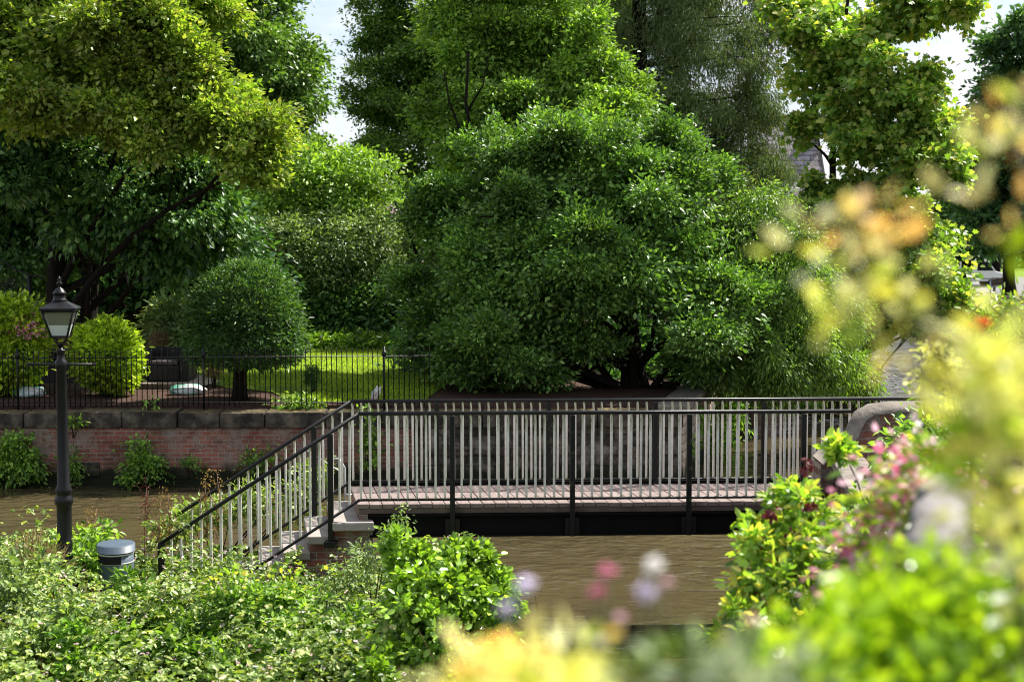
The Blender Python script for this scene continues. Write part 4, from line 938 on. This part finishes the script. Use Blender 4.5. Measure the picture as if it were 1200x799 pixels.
# ------------------------------------------------------------------ houses
def house(label, x0, x1, D, eave_py, ridge_py, depth, chx, group=None):
    e = P(x0, eave_py, D); e2 = P(x1, eave_py, D); rz_ = P(x0, ridge_py, D + depth / 2).z
    t = empty('house', ((e.x + e2.x) / 2, D, GZ), label, 'house', group)
    y1 = D + depth; ym = D + depth / 2
    mb = MB(); mb.add([(e.x, D, GZ), (e2.x, D, GZ), (e2.x, y1, GZ), (e.x, y1, GZ), (e.x, D, e.z), (e2.x, D, e.z), (e2.x, y1, e.z), (e.x, y1, e.z), (e.x, ym, rz_ - .1), (e2.x, ym, rz_ - .1)],
                      [(0, 1, 5, 4), (1, 2, 6, 9, 5), (2, 3, 7, 6), (3, 0, 4, 8, 7)]); mb.build('wall', M['pinkbrick'], t)
    mb = MB()
    for yy, s_ in ((D - .3, 1), (y1 + .3, -1)):
        ez = e.z - .2
        a = [(e.x - .15, yy, ez), (e2.x + .15, yy, ez), (e2.x + .15, ym, rz_), (e.x - .15, ym, rz_)]
        mb.hexa([(p[0], p[1], p[2]) for p in a] + [(p[0], p[1], p[2] + .12) for p in a])
    rf = mb.build('roof', M['slate'], t); bpy.context.view_layer.update()
    mb = MB(); mb.tube([(e.x - .15, ym, rz_ + .12), (e2.x + .15, ym, rz_ + .12)], .1, 8); mb.build('ridge_tiles', M['coping'], rf)
    for cx in chx:
        q = P(cx, ridge_py, ym); mb = MB(); mb.box((q.x, ym, rz_ + .2), (.62, .9, 1.5)); mb.box((q.x, ym, rz_ + 1.0), (.74, 1.0, .12)); 
        mb.lathe((q.x, ym, rz_ + 1.06), [(.14, 0), (.11, .4), (.13, .42)], 10); mb.build('chimney', M['pinkbrick'], rf)
    mb = MB(); mb.slab((e2.x + .16, D - .35), (e2.x + .16, ym), (.06, 0), e.z, e.z + .001)
    v = [(e2.x + .155, D - .32, e.z - .28), (e2.x + .24, D - .32, e.z - .28), (e2.x + .24, ym, rz_ - .06), (e2.x + .155, ym, rz_ - .06)]
    mb = MB(); mb.hexa(v + [(a, b, c + .24) for a, b, c in v]); mb.build('bargeboard', M['black'], t)
    for k in range(3):
        q = e.lerp(e2, (k + .5) / 3); mb = MB(); mb.box((q.x, D - .01, e.z - 1.1), (1.0, .1, 1.1)); wn = mb.build('window_frame', M['white'], t)
        bpy.context.view_layer.update()
        mb = MB(); mb.box((q.x, D - .07, e.z - 1.1), (.86, .02, .96)); mb.build('pane', M['dark'], wn)
    return t
house('slate roofed house glimpsed behind the sycamore, dark bargeboard on its gable', 900, 968, 62, 262, 140, 7, [974])
house('small slate roofed house glimpsed low through the ash tree branches', 500, 575, 76, 262, 196, 5, [541])

# ------------------------------------------------------------------ across the water: van, bench, bin, mooring
vq = P(1136, 322, 112); vz = 1.5
van = empty('parked_van', (vq.x, 112, vz), 'white van parked under the trees across the water', 'van')
mb = MB(); X = vq.x
side = [(-2.4, .45), (2.0, .45), (2.4, .6), (2.4, 1.1), (1.75, 1.25), (1.2, 2.05), (.9, 2.2), (-2.3, 2.25), (-2.42, 2.1)]
vs = [(X + a, 111, vz + b) for a, b in side] + [(X + a, 113, vz + b) for a, b in side]; n = len(side)
mb.add(vs, [tuple(reversed(range(n)))] and [tuple(range(n)), tuple(reversed(range(n, 2 * n)))] + [(i, i + n, (i + 1) % n + n, (i + 1) % n) for i in range(n)])
mb.build('body', M['white'], van, bevel=.06)
for dx in (-1.5, 1.5):
    for yy in (111.05, 112.95):
        mb = MB(); mb.tube([(X + dx, yy - .12, vz + .36), (X + dx, yy + .12, vz + .36)], .36, 18); mb.build('wheel', M['tyre'], van)
mb = MB(); mb.add([(X + .3, 110.985, vz + 1.3), (X + 1.6, 110.985, vz + 1.3), (X + 1.1, 110.985, vz + 2.0), (X + .3, 110.985, vz + 2.0)], [(0, 1, 2, 3)]); mb.build('side_window', M['dark'], van)
bq2 = P(1176, 340, 100)
pb = empty('park_bench', (bq2.x, 100, 1.5), 'dark bench by the path across the water', 'bench')
for nm, c, d in (('seat', (0, 0, .45), (1.5, .45, .06)), ('backrest', (0, .22, .75), (1.5, .05, .45))):
    mb = MB(); mb.box((bq2.x + c[0], 100 + c[1], 1.5 + c[2]), d); mb.build(nm, M['fascia'], pb)
for dx in (-.65, .65):
    mb = MB(); mb.box((bq2.x + dx, 100, 1.71), (.06, .4, .42)); mb.build('leg', M['black'], pb)
bq3 = P(1183, 345, 97)
wb_ = empty('park_bin', (bq3.x, 97, 1.5), 'black litter bin on the grass across the water', 'litter bin')
mb = MB(); mb.lathe((bq3.x, 97, 1.5), [(.28, 0), (.32, .1), (.33, 1.0), (.36, 1.02), (.36, 1.12), (.25, 1.3)], 16); mb.build('body', M['black'], wb_)
mb = MB(); mb.box((bq3.x, 96.65, 2.35), (.3, .02, .12)); mb.build('slot', M['dark'], wb_)
qw = empty('quay_wall', (40, 90, 0), 'dark stone quay wall along the far bank of the basin', 'wall')
mb = MB(); mb.slab((14, 90.6), (300, 90.6), (0, 1.4), -.6, 1.35); mb.build('stonework', M['rubble'], qw)
mb = MB(); mb.slab((14, 90.5), (300, 90.5), (0, 1.5), 1.353, 1.52); mb.build('coping', M['capstone'], qw)
qr = empty('quay_railing', (28, 91.5, 1.5), 'grey railing on the far quay behind the sycamore branches', 'railing')
mb = MB()
for zz in (2.1, 2.6): mb.tube([(20, 91.3, zz), (31, 91.3, zz)], .04, 6)
mb.build('rail', M['galv'], qr)
for k in range(6):
    mb = MB(); mb.tube([(20.2 + k * 2.1, 91.3, 1.5), (20.2 + k * 2.1, 91.3, 2.62)], .045, 6); mb.build('post', M['galv'], qr)
# far bank beside the sycamore
sheet('far_bank', [(7.2, 42), (8.5, 39), (10.4, 40), (11.2, 46), (13.4, 58), (13.9, 91), (9, 91)], .35, M['soil'], -.6)

# ------------------------------------------------------------------ wall plants and bank weeds
def clump(name, label, px, py, D, rx, ry, rd, n, mat, L, group=None, cat='plant', z=None, **kw):
    kw.setdefault('jag', .45); kw.setdefault('shell', .15)
    b = P(px, py + ry, D)
    kw.setdefault('cs', .16); kw.setdefault('per', 16); kw.setdefault('aspect', .6); kw.setdefault('shape', 'oval')
    return shrub(name, label, cat, b, [lb(px, py, D, rx, ry, rd)], n, mat, L, .008, group, stems=6, **kw)
clump('ivy_curtain', 'curtain of ivy hanging down the canal wall at the far left', 22, 538, 27.05, 34, 36, .12, 3400, M['l_ivy'], .085, cat='ivy', hang=.5)
clump('wall_weed', 'leafy green weed growing from the brickwork right of the lamp post', 168, 540, 27.0, 22, 22, .14, 1300, M['l_ivy'], .08, 'weeds on the canal wall')
clump('wall_weed', 'green weed trailing at the waterline below the leafy wall weed', 153, 560, 26.95, 12, 9, .12, 450, M['l_ivy'], .08, 'weeds on the canal wall')
clump('wall_weed', 'weed sprouting on the coping just right of the lamp post', 86, 497, 27.0, 6, 10, .12, 90, M['l_fresh'], .13, 'weeds on the canal wall', aspect=.3)
clump('wall_weed', 'weed low on the brick wall beside the lamp post', 84, 548, 27.0, 9, 22, .12, 420, M['l_ivy'], .07, 'weeds on the canal wall')
clump('wall_weed', 'small weed on the brick wall near the stair rail', 222, 542, 27.05, 12, 7, .08, 220, M['l_ivy'], .06, 'weeds on the canal wall')
clump('wall_weed', 'slim weed climbing the wall behind the top of the steps', 432, 520, 27.05, 7, 42, .1, 600, M['l_ivy'], .08, 'weeds on the canal wall')
clump('wall_weed', 'weed on the wall in the shade behind the stair handrail', 300, 540, 27.05, 20, 16, .1, 500, M['l_ivy'], .07, 'weeds on the canal wall')
clump('wall_weed', 'low weed along the fence foot below the lawn', 355, 472, 27.75, 32, 5, .2, 420, M['l_fresh'], .1, 'weeds on the canal wall')
clump('wall_weed', 'slim sprig standing on the coping in front of the dark mulch', 175, 472, 27.4, 2, 12, .04, 60, M['l_fresh'], .07, 'weeds on the canal wall')

# brambles: a thicket nobody could count
th = empty('bramble_thicket', (-4, 13, BZ), 'tangle of pale green brambles covering the near bank', 'brambles'); th['kind'] = 'stuff'
def hump(x, y):
    return .86 + .30 * np.sin(x * 1.9 + y * .7) * np.sin(y * 1.4 - x * .5 + 1) + .20 * np.sin(x * 4.1 + 1.3) * np.sin(y * 3.7 + x) + .16 * np.sin(x * 8.3 + y * 2) * np.sin(y * 7.1 - x)
nc = 8200
cx = rng.uniform(-9.0, .35, nc); cy = 8.2 + 10.2 * rng.uniform(0, 1, nc)
edge = np.array([bank_edge(x) for x in cx])
right = -.15 - .04 * (cy - 9)
k = (cy < edge - .1) & (cx < right) & (np.abs(cx) < cy * .40 + .6)
# keep the flight of steps clear
stx = (cx - K.x); sty = (cy - K.y)
onst = (stx > -2.6) & (stx < .3) & (sty + .18 * stx > -.12) & (sty < 1.5)
k &= ~onst
cx, cy = cx[k], cy[k]; nc = len(cx)
top = hump(cx, cy) * np.clip((edge[k] - cy) / .8, .25, 1)
# lower beside the newel foot, the bin and lamp so they show
dn = np.hypot(cx + 4.0, (cy - 15.8)); top *= np.where((cx > -5.2) & (cx < -1.8) & (cy > 14.9), .58, np.where((cx > -5.2) & (cx < -1.8) & (cy > 13.8), .8, 1.0))
top *= np.where(cy > 16.2, .62, 1.0)
db = np.hypot(cx - bq.x, cy - bd); k2 = db > .26; 
cz = BZ + top * (.25 + .85 * rng.uniform(0, 1, nc) ** .55) + np.clip(10 - cy, 0, 9) * .10
front = (np.abs(cx - bq.x) < .3) & (cy < bd) & (cy > bd - 1.8); cz = np.where(front, np.minimum(cz, BZ + .46 + .10 * np.sin(cx * 20)), cz)
cx, cy, cz = cx[k2], cy[k2], cz[k2]; nc = len(cx)
# arching canes that stand clear of the mass, leaves along them
sx_, sy_, sz_ = [], [], []
canes = []
for _ in range(230):
    q = random.randrange(nc)
    if abs(cx[q] - bq.x) < .5 and cy[q] < bd + .3: continue
    a = Vector((cx[q], cy[q], BZ)); e = Vector((cx[q] + random.uniform(-.7, .7), cy[q] + random.uniform(-.6, .6), cz[q] + random.uniform(.05, .3)))
    pts = [a.lerp(e, t) + Vector((0, 0, .22 * math.sin(math.pi * t))) for t in (0, .2, .4, .6, .8, 1)]; canes.append(pts)
    for t in range(10):
        f = 2.2 + 2.8 * t / 9; i0 = min(4, int(f)); p_ = pts[i0].lerp(pts[i0 + 1], f - i0); sx_.append(p_.x); sy_.append(p_.y); sz_.append(p_.z)
cx = np.concatenate([cx, sx_]); cy = np.concatenate([cy, sy_]); cz = np.concatenate([cz, sz_])
nc2 = nc; nc = len(cx)
reps_ = np.where(np.arange(nc) < nc2, 10, 4); idx = np.repeat(np.arange(nc), reps_); m_ = len(idx)
pos = np.stack([cx, cy, cz], 1)[idx] + rnd(m_) * np.array([.13, .13, .09]) * np.where(idx < nc2, 1, .3)[:, None]
az = rng.uniform(0, 6.28, m_); ax = np.stack([np.cos(az), np.sin(az), rng.uniform(-.5, .3, m_)], 1); nn = rnd(m_) * .45; nn[:, 2] += 1
# three leaflets to a leaf
pa = []; aa = []; na = []; la = []
L0 = rng.uniform(.04, .078, m_)
for da, sc in ((0, 1.0), (1.2, .8), (-1.2, .8)):
    ca, sa = math.cos(da), math.sin(da); bx_ = np.cross(nz(nn), nz(ax)); a2 = nz(ax) * ca + bx_ * sa
    pa.append(pos + nz(ax) * .01); aa.append(a2); na.append(nn + rnd(m_) * .2); la.append(L0 * sc)
leaf_mesh('leaves', np.concatenate(pa), np.concatenate(aa), np.concatenate(na), np.concatenate(la), np.concatenate(la) * .68, M['l_bramble'], th, 'oval', .35, .2)
mb = MB()
for pts in canes: mb.tube(pts, [.007, .006, .005, .004, .003, .002], 4, cap=False)
for _ in range(260):
    i = random.randrange(nc2); a = Vector((cx[i], cy[i], BZ - .05)); e = Vector((cx[i] + random.uniform(-.9, .9), cy[i] + random.uniform(-.7, .7), cz[i] + random.uniform(-.05, .2)))
    mb.tube(curve(a, e, .25, 6), [.007, .007, .006, .005, .004, .002], 4, cap=False)
mb.build('stems', M['redstem'], th)
nf = 2400; i = rng.integers(0, nc, nf); pf = np.stack([cx[i], cy[i], cz[i] + .07], 1) + rnd(nf) * np.array([.1, .1, .05])
pf = np.repeat(pf, 4, 0) + rnd(nf * 4) * .008; fa = rnd(nf * 4); fa[:, 2] *= .3; fnn = rnd(nf * 4) * .3; fnn[:, 2] += 1
leaf_mesh('blossom', pf, fa, fnn, .024, .02, M['paleP'], th, 'oval')

# upright weeds along the bank edge
def weed(px, py_top, D, label, mat=None, n=240, w_=10):
    tp = P(px, py_top, D); b = Vector((tp.x + random.uniform(-.1, .1), D, BZ)); t = empty('dock_plant', b, label, 'dock weed', 'seeding dock weeds on the bank')
    mb = MB(); mb.tube(curve(b, tp, .04, 6), [.010, .009, .008, .006, .005, .003], 5)
    for k in range(6):
        q = b.lerp(tp, random.uniform(.5, .85)); mb.tube([q, q + Vector((random.uniform(-.1, .1), random.uniform(-.08, .08), random.uniform(.12, .22)))], [.005, .003], 4)
    mb.build('stem', M['redstem'], t)
    C = Crown(); h = tp.z - b.z
    for k in range(7):
        f = .55 + .45 * k / 6; q = b.lerp(tp, f); C.lobe(q + Vector((random.uniform(-.05, .05), random.uniform(-.05, .05), 0)), (.06 * (1.3 - f), .06 * (1.3 - f), .09), n / 7, cs=.085, per=12, L=.028, shell=.2, droop=-.3)
    C.build('seed_head', mat or M['seed'], t, .6)
    C = Crown(); C.lobe(b.lerp(tp, .3), (.05, .05, .2), 72, cs=.08, per=8, L=.16, droop=.2); C.build('leaf', M['l_fresh'], t, .32, 'oval')
for px, py, D, lab, mt in ((254, 553, 17.0, 'tall ochre dock spike standing against the canal water, topmost of all', None), (240, 560, 17.2, 'ochre dock spike just left of the tallest one', None), (197, 578, 17.0, 'ochre dock spike left of the foot of the handrail', None),
                       (188, 586, 16.8, 'short ochre dock spike beside the upper newel post', None), (172, 570, 17.4, 'rusty brown dock spike against the water', M['berry']), (113, 596, 16.4, 'ochre dock spike above the bin', None), (102, 606, 16.2, 'ochre dock spike between lamp post and bin', None), (28, 640, 15.4, 'dock spike left of the lamp post', None)):
    weed(px, py, D, lab, mt)
def tallweeds(name, label, spots, n, mat, L, cat, asp=.5, **kw):
    lobes_ = [lb(*s_) for s_ in spots]; c = lobes_[0][0]
    return shrub(name, label, cat, (c.x, c.y, BZ), lobes_, n, mat, L, .012, aspect=asp, shape='oval', stems=8, **kw)
tallweeds('nettle_patch', 'tall light green nettles around the lamp post foot', [(90, 655, 15.7, 40, 30, .4), (40, 680, 15.2, 40, 34, .4), (110, 628, 16.2, 20, 18, .3), (20, 730, 14.5, 40, 30, .4)], 3600, M['l_fresh'], .085, 'nettles', cs=.14, per=14, shell=.2, jag=.35)
tallweeds('bank_weeds', 'sunlit weeds beyond the sloping handrails of the steps', [(240, 600, 17.9, 40, 20, .3), (290, 590, 18.2, 40, 24, .3), (350, 590, 18.3, 24, 34, .25), (370, 555, 18.4, 12, 24, .2), (205, 620, 17.4, 26, 20, .3)], 3800, M['l_bramble'], .075, 'weeds', cs=.14, per=14, shell=.2, jag=.35)
tallweeds('hedge_parsley', 'loose pale weeds in the lower left corner of the bank', [(20, 690, 13.5, 30, 34, .35), (70, 745, 12.5, 34, 36, .35), (10, 770, 12, 30, 30, .35)], 2600, M['l_olive'], .06, 'weeds', cs=.12, per=10, shell=.2, jag=.35, puffs=7, puff=.7)
tallweeds('tall_herbs', 'darker green leafy weeds among the brambles below the litter bin', [(165, 720, 13.2, 34, 32, .35), (215, 760, 12.2, 36, 30, .35), (120, 770, 12, 34, 26, .35)], 2600, M['l_ivy'], .075, 'weeds', cs=.13, per=10, shell=.2, jag=.35, puffs=7, puff=.7)
tallweeds('yellow_grasses', 'thin straw coloured grass stalks standing over the brambles at left', [(45, 660, 14.6, 40, 26, .4), (100, 720, 13.4, 40, 20, .3)], 420, M['straw'], .16, 'grass', asp=.05, cs=.12, per=8, shell=.2, jag=.3, droop=-1.2)
# shrubs on the near bank
shrub('alder_bush', 'fresh green rounded leaf bush at the water edge in front of the bridge', 'bush', P(505, 830, 11.6),
      [lb(508, 705, 11.6, 40, 36, .4), lb(550, 690, 11.8, 32, 26, .3), lb(478, 730, 11.5, 30, 40, .35), lb(530, 765, 11.2, 60, 40, .5), lb(460, 785, 11.2, 46, 30, .4), lb(578, 705, 11.6, 18, 28, .25), lb(470, 655, 11.8, 9, 30, .12), lb(492, 660, 11.8, 8, 20, .1), lb(540, 655, 12, 16, 12, .15), lb(566, 662, 12, 12, 14, .12)],
      6800, M['l_alder'], .066, .02, aspect=.66, shape='oval', stems=12, cs=.13, per=12, shell=.3, jag=.3, puffs=9, puff=.7)
shrub('privet_sprays', 'thin grey green leafy sprays leaning over the brick pier of the steps', 'bush', P(440, 780, 12.6),
      [lb(430, 655, 12.8, 22, 22, .2), lb(405, 675, 12.6, 26, 18, .2), lb(452, 630, 12.9, 10, 12, .12), lb(470, 606, 12.9, 6, 16, .08), lb(378, 700, 12.4, 26, 18, .2)], 1300, M['l_olive'], .045, .01, aspect=.4, shape='oval', cs=.1, per=12, shell=.2, jag=.3, stems=9)
shrub('rose_bush', 'dark green bush with reddish tips in front of the stone steps', 'bush', P(330, 830, 12.2),
      [lb(320, 765, 12.2, 60, 50, .6), lb(365, 775, 12, 46, 42, .5), lb(290, 725, 12.6, 34, 26, .4), lb(345, 712, 12.6, 34, 20, .3), lb(400, 772, 11.9, 34, 36, .4)], 7000, M['l_ivy'], .062, .02, aspect=.5, shape='oval', cs=.14, per=12, shell=.3, jag=.3, stems=10, puffs=8,
      flowers=(M['l_honey'], 200, .05, [lb(350, 690, 12.4, 50, 30, .4), lb(270, 690, 12.6, 30, 20, .3)]))

# ------------------------------------------------------------------ right-hand plants
hb = shrub('honeysuckle_bush', 'arching green bush with maroon tassels overhanging the water at right', 'bush', P(1010, 720, 8.2),
      [lb(1015, 630, 8.4, 32, 34, .4), lb(950, 632, 8.2, 42, 32, .35), lb(905, 650, 8.0, 34, 28, .3), lb(960, 680, 8, 60, 44, .4), lb(900, 700, 7.8, 40, 40, .3), lb(1020, 680, 8, 50, 60, .4), lb(985, 528, 8.5, 5, 6, .06), lb(890, 750, 7.6, 40, 30, .3), lb(868, 765, 7.6, 26, 16, .2), lb(935, 590, 8.2, 20, 14, .2)],
      3500, M['l_honey'], .068, .012, aspect=.48, shape='oval', cs=.10, per=10, shell=.3, jag=.12, puffs=7, puff=.75, stems=16, droop=.5)
for px, py in ((858, 700), (885, 690), (893, 715), (930, 630), (905, 600), (948, 595), (865, 690), (915, 655), (940, 690), (1000, 640), (890, 640), (945, 545), (985, 690), (870, 665)):
    C = Crown(); C.lobe(P(px, py, 7.9), (.018, .018, .05), 44, cs=.025, per=11, L=.03, droop=1.2, shell=.2); C.build('tassel', M['berry'], hb, .6, 'oval')
shrub('pink_valerian', 'pink and white blossom spilling beside the pale wall top', 'flowering plant', P(1080, 760, 3.8),
      [lb(1075, 600, 3.8, 44, 70, .3), lb(1040, 660, 3.8, 34, 40, .3), lb(1100, 540, 3.8, 26, 26, .25)], 900, M['l_honey'], .05, .008, aspect=.4, shape='oval', cs=.1, per=10, shell=.3, stems=10,
      flowers=(M['pinkmix'], 420, .026, [lb(1085, 570, 3.8, 34, 44, .2), lb(1060, 620, 3.8, 40, 40, .2), lb(1040, 670, 3.8, 34, 24, .2)]))
shrub('ivy_on_parapet', 'leafy green shrub growing over the brick parapet end', 'shrub', P(1040, 640, 12.5), [lb(1075, 570, 12.5, 34, 50, .6), lb(1095, 530, 12.5, 36, 40, .6), lb(1030, 615, 12, 30, 30, .5)], 4200, M['l_ivy'], .09, .02, aspect=.5, shape='oval', cs=.2, per=12)
shrub('yellow_spurge', 'yellow green frothy flower head against the bright water', 'flowering plant', P(1130, 560, 6), [lb(1098, 432, 6, 22, 26, .12), lb(1115, 470, 6, 12, 14, .08)], 700, M['l_gold'], .025, .006, aspect=.6, shape='oval', cs=.05, per=12, shell=.4, stems=5)
shrub('sweet_fern_branch', 'green feathery branch reaching in over the water from the right', 'shrub', P(1260, 440, 9), [lb(1185, 362, 9, 30, 16, .3), lb(1160, 358, 9, 16, 6, .15), lb(1225, 385, 9, 40, 30, .4)], 1100, M['l_honey'], .06, .012, aspect=.3, shape='oval', cs=.14, per=12, shell=.2)

# out-of-focus plants in the bed right by the viewer
def spray(name, label, cat, base, tip, lobes_, mats, L, n, asp=.5, bark='stem', r=.004):
    t = empty(name, base, label, cat); mb = MB(); pts = curve(base, tip, .06, 8); mb.tube(pts, [r * (1.3 - .1 * i) for i in range(8)], 6)
    for (l_, _) in [(x[0], 0) for x in lobes_]:
        k = min(range(8), key=lambda i: (pts[i] - l_[0]).length + (.15 if pts[i].z > l_[0].z else 0)); mb.tube(curve(pts[k], l_[0], .08, 5), [r * .7, r * .6, r * .5, r * .4, r * .3], 5)
    mb.build('stem', M[bark], t)
    byM = {}
    for l_, mn, cnt in lobes_: byM.setdefault(mn, Crown()).lobe(l_[0], l_[1], cnt, cs=L * 1.2, per=5, L=L, shell=.2, jag=.05, droop=-.1, up=.4)
    for mn, C in byM.items(): C.build('leaves' if mn != 'whiteP' else 'petals', M[mn], t, asp, 'oval')
    return t
D1 = 1.35
spray('golden_shoot', 'blurred shoot with orange tips and golden leaves in front of the sycamore', 'foliage shoot', Vector((.75, 1.5, 3.35)), P(1015, 250, D1),
      [(lb(1015, 262, D1, 50, 26, .05), 'l_orange', 27), (lb(982, 285, D1, 14, 36, .05), 'l_orange', 8), (lb(1075, 270, D1, 22, 22, .05), 'l_orange', 6), (lb(1000, 320, D1, 36, 34, .05), 'l_gold', 25), (lb(1030, 355, D1, 34, 40, .05), 'l_gold', 25), (lb(1000, 380, D1, 24, 30, .04), 'l_gold', 14), (lb(1020, 420, D1, 20, 30, .04), 'l_lime', 8), (lb(1055, 400, D1, 14, 24, .04), 'l_orange', 5)],
      None, .027, 0)
spray('golden_bush', 'large blurred golden bush at the right edge', 'foliage', Vector((.62, 1.4, 3.35)), P(1160, 420, D1),
      [(lb(1160, 440, D1, 30, 34, .06), 'l_gold', 40), (lb(1180, 420, D1, 46, 40, .06), 'l_gold', 57), (lb(1170, 500, D1, 56, 46, .07), 'l_gold', 73), (lb(1140, 500, D1, 34, 36, .06), 'l_lime', 21), (lb(1180, 580, D1, 40, 50, .07), 'l_gold', 57), (lb(1160, 540, D1, 40, 40, .05), 'l_lime', 24), (lb(1150, 560, D1, 30, 30, .04), 'l_orange', 11), (lb(1195, 640, D1, 24, 50, .05), 'l_gold', 33), (lb(1170, 395, D1, 40, 16, .04), 'l_gold', 19)],
      None, .03, 0)
spray('orange_shoot', 'blurred orange and yellow shoot at the upper right edge', 'foliage shoot', Vector((.80, 1.3, 3.35)), P(1185, 150, 1.3),
      [(lb(1185, 180, 1.3, 26, 50, .05), 'l_orange', 19), (lb(1165, 165, 1.3, 24, 30, .05), 'l_gold', 12), (lb(1195, 240, 1.3, 22, 40, .05), 'l_orange', 13), (lb(1190, 130, 1.3, 18, 20, .04), 'l_gold', 8), (lb(1205, 290, 1.3, 18, 30, .04), 'l_lime', 5)],
      None, .027, 0)
spray('lime_bush', 'blurred bright lime green bush filling the lower right corner', 'foliage', Vector((.75, 1.9, 3.35)), P(1060, 700, 1.9),
      [(lb(1060, 760, 1.9, 110, 70, .12), 'l_lime', 420), (lb(980, 760, 1.8, 60, 50, .1), 'l_lime', 220), (lb(1150, 740, 1.9, 70, 60, .12), 'l_lime', 260), (lb(1030, 700, 1.9, 60, 30, .08), 'l_lime', 110), (lb(1110, 680, 1.95, 40, 30, .08), 'l_lime', 90), (lb(930, 790, 1.7, 50, 24, .08), 'l_lime', 90), (lb(1200, 690, 1.9, 30, 60, .08), 'l_glaucous', 60), (lb(1080, 820, 1.8, 160, 50, .12), 'l_lime', 380)],
      None, .034, 0, .6)
spray('glaucous_plant', 'blurred pale and grey green leaves at the bottom edge below the basin', 'foliage', P(890, 900, 1.2), P(890, 800, 1.2),
      [(lb(890, 800, 1.2, 70, 24, .05), 'l_glaucous', 90), (lb(850, 800, 1.2, 36, 14, .04), 'l_glaucous', 30), (lb(790, 792, 1.25, 44, 22, .04), 'l_bramble', 34), (lb(735, 785, 1.25, 30, 22, .04), 'l_bramble', 22), (lb(830, 775, 1.3, 30, 14, .04), 'l_bramble', 16)], None, .026, 0)
spray('yellow_plant', 'blurred yellow and orange leaved plant at the bottom edge', 'foliage', P(610, 930, 1.25), P(610, 790, 1.25),
      [(lb(560, 812, 1.25, 60, 32, .05), 'l_gold', 80), (lb(640, 812, 1.25, 70, 30, .05), 'l_gold', 80), (lb(600, 778, 1.25, 40, 18, .04), 'l_orange', 36), (lb(655, 785, 1.25, 30, 16, .04), 'l_gold', 30), (lb(548, 782, 1.25, 24, 16, .04), 'l_orange', 16), (lb(690, 815, 1.25, 40, 20, .04), 'l_gold', 36), (lb(620, 840, 1.25, 110, 24, .05), 'l_gold', 90)],
      None, .024, 0)
# single blurred blooms
def bloom(px, py, D, mat, r, label, cat='flower'):
    h = P(px, py, D); b = Vector((h.x + (P(740, 800, D).x - h.x) * .35, D + .03, 3.36)); t = empty('flower_stem', b, label, cat, 'blurred flowers on thin stems')
    mb = MB(); mb.tube(curve(b, h, .03, 7), .0022, 5); mb.build('stem', M['stem'], t)
    C = Crown(); r *= .8; C.lobe(h, (r * .5, r * .5, r * .28), 60, cs=r * .5, per=12, L=r * .75, shell=.1, droop=-.3, up=1); C.build('petals', M[mat], t, .6, 'oval')
    C = Crown(); C.lobe(b.lerp(h, .55), (.01, .01, .05), 10, cs=.03, per=5, L=.03); C.build('leaf', M['stem'], t, .25, 'oval')
for px, py, mt, r, lab in ((765, 663, 'whiteP', .013, 'white flower head, upper of the two over the brown water'), (757, 694, 'lilac', .014, 'pale lilac flower head just under the white one'), (781, 683, 'paleP', .008, 'small beige bud beside the white flower'),
                           (711, 667, 'pink', .010, 'pink flower head, highest pink one over the water'), (700, 693, 'pink', .010, 'pink flower head a little below the highest pink one'), (615, 687, 'lilac', .014, 'pale lilac flower beside the alder bush'),
                           (594, 713, 'lilac', .012, 'pale lilac flower low beside the alder bush'), (703, 752, 'lilac', .010, 'pale lilac flower above the yellow plant'), (686, 770, 'pink', .010, 'magenta flower just above the yellow leaves'),
                           (728, 724, 'paleP', .008, 'faint pink bud among the thin stems'), (850, 747, 'pink', .011, 'rose pink flower left of the lime green bush'), (881, 725, 'pink', .008, 'small rose pink flower beside the honeysuckle')):
    bloom(px, py, 1.55, mt, r, lab)
for px, py, D, lab in ((1146, 380, 3.2, 'small red flower against the dark far bank'), (1196, 470, 2.4, 'red flower at the right edge in the golden leaves')):
    h = P(px, py, D); b = Vector((h.x + .05, D + .05, 3.35 if D < 4 else 2.1)); t = empty('red_flower', b, lab, 'flower', 'red flowers')
    mb = MB(); mb.tube(curve(b, h, .03, 6), .003, 5); mb.build('stem', M['stem'], t)
    C = Crown(); C.lobe(h, (.008, .008, .006), 50, cs=.01, per=10, L=.016); C.build('petals', M['red'], t, .7, 'oval')
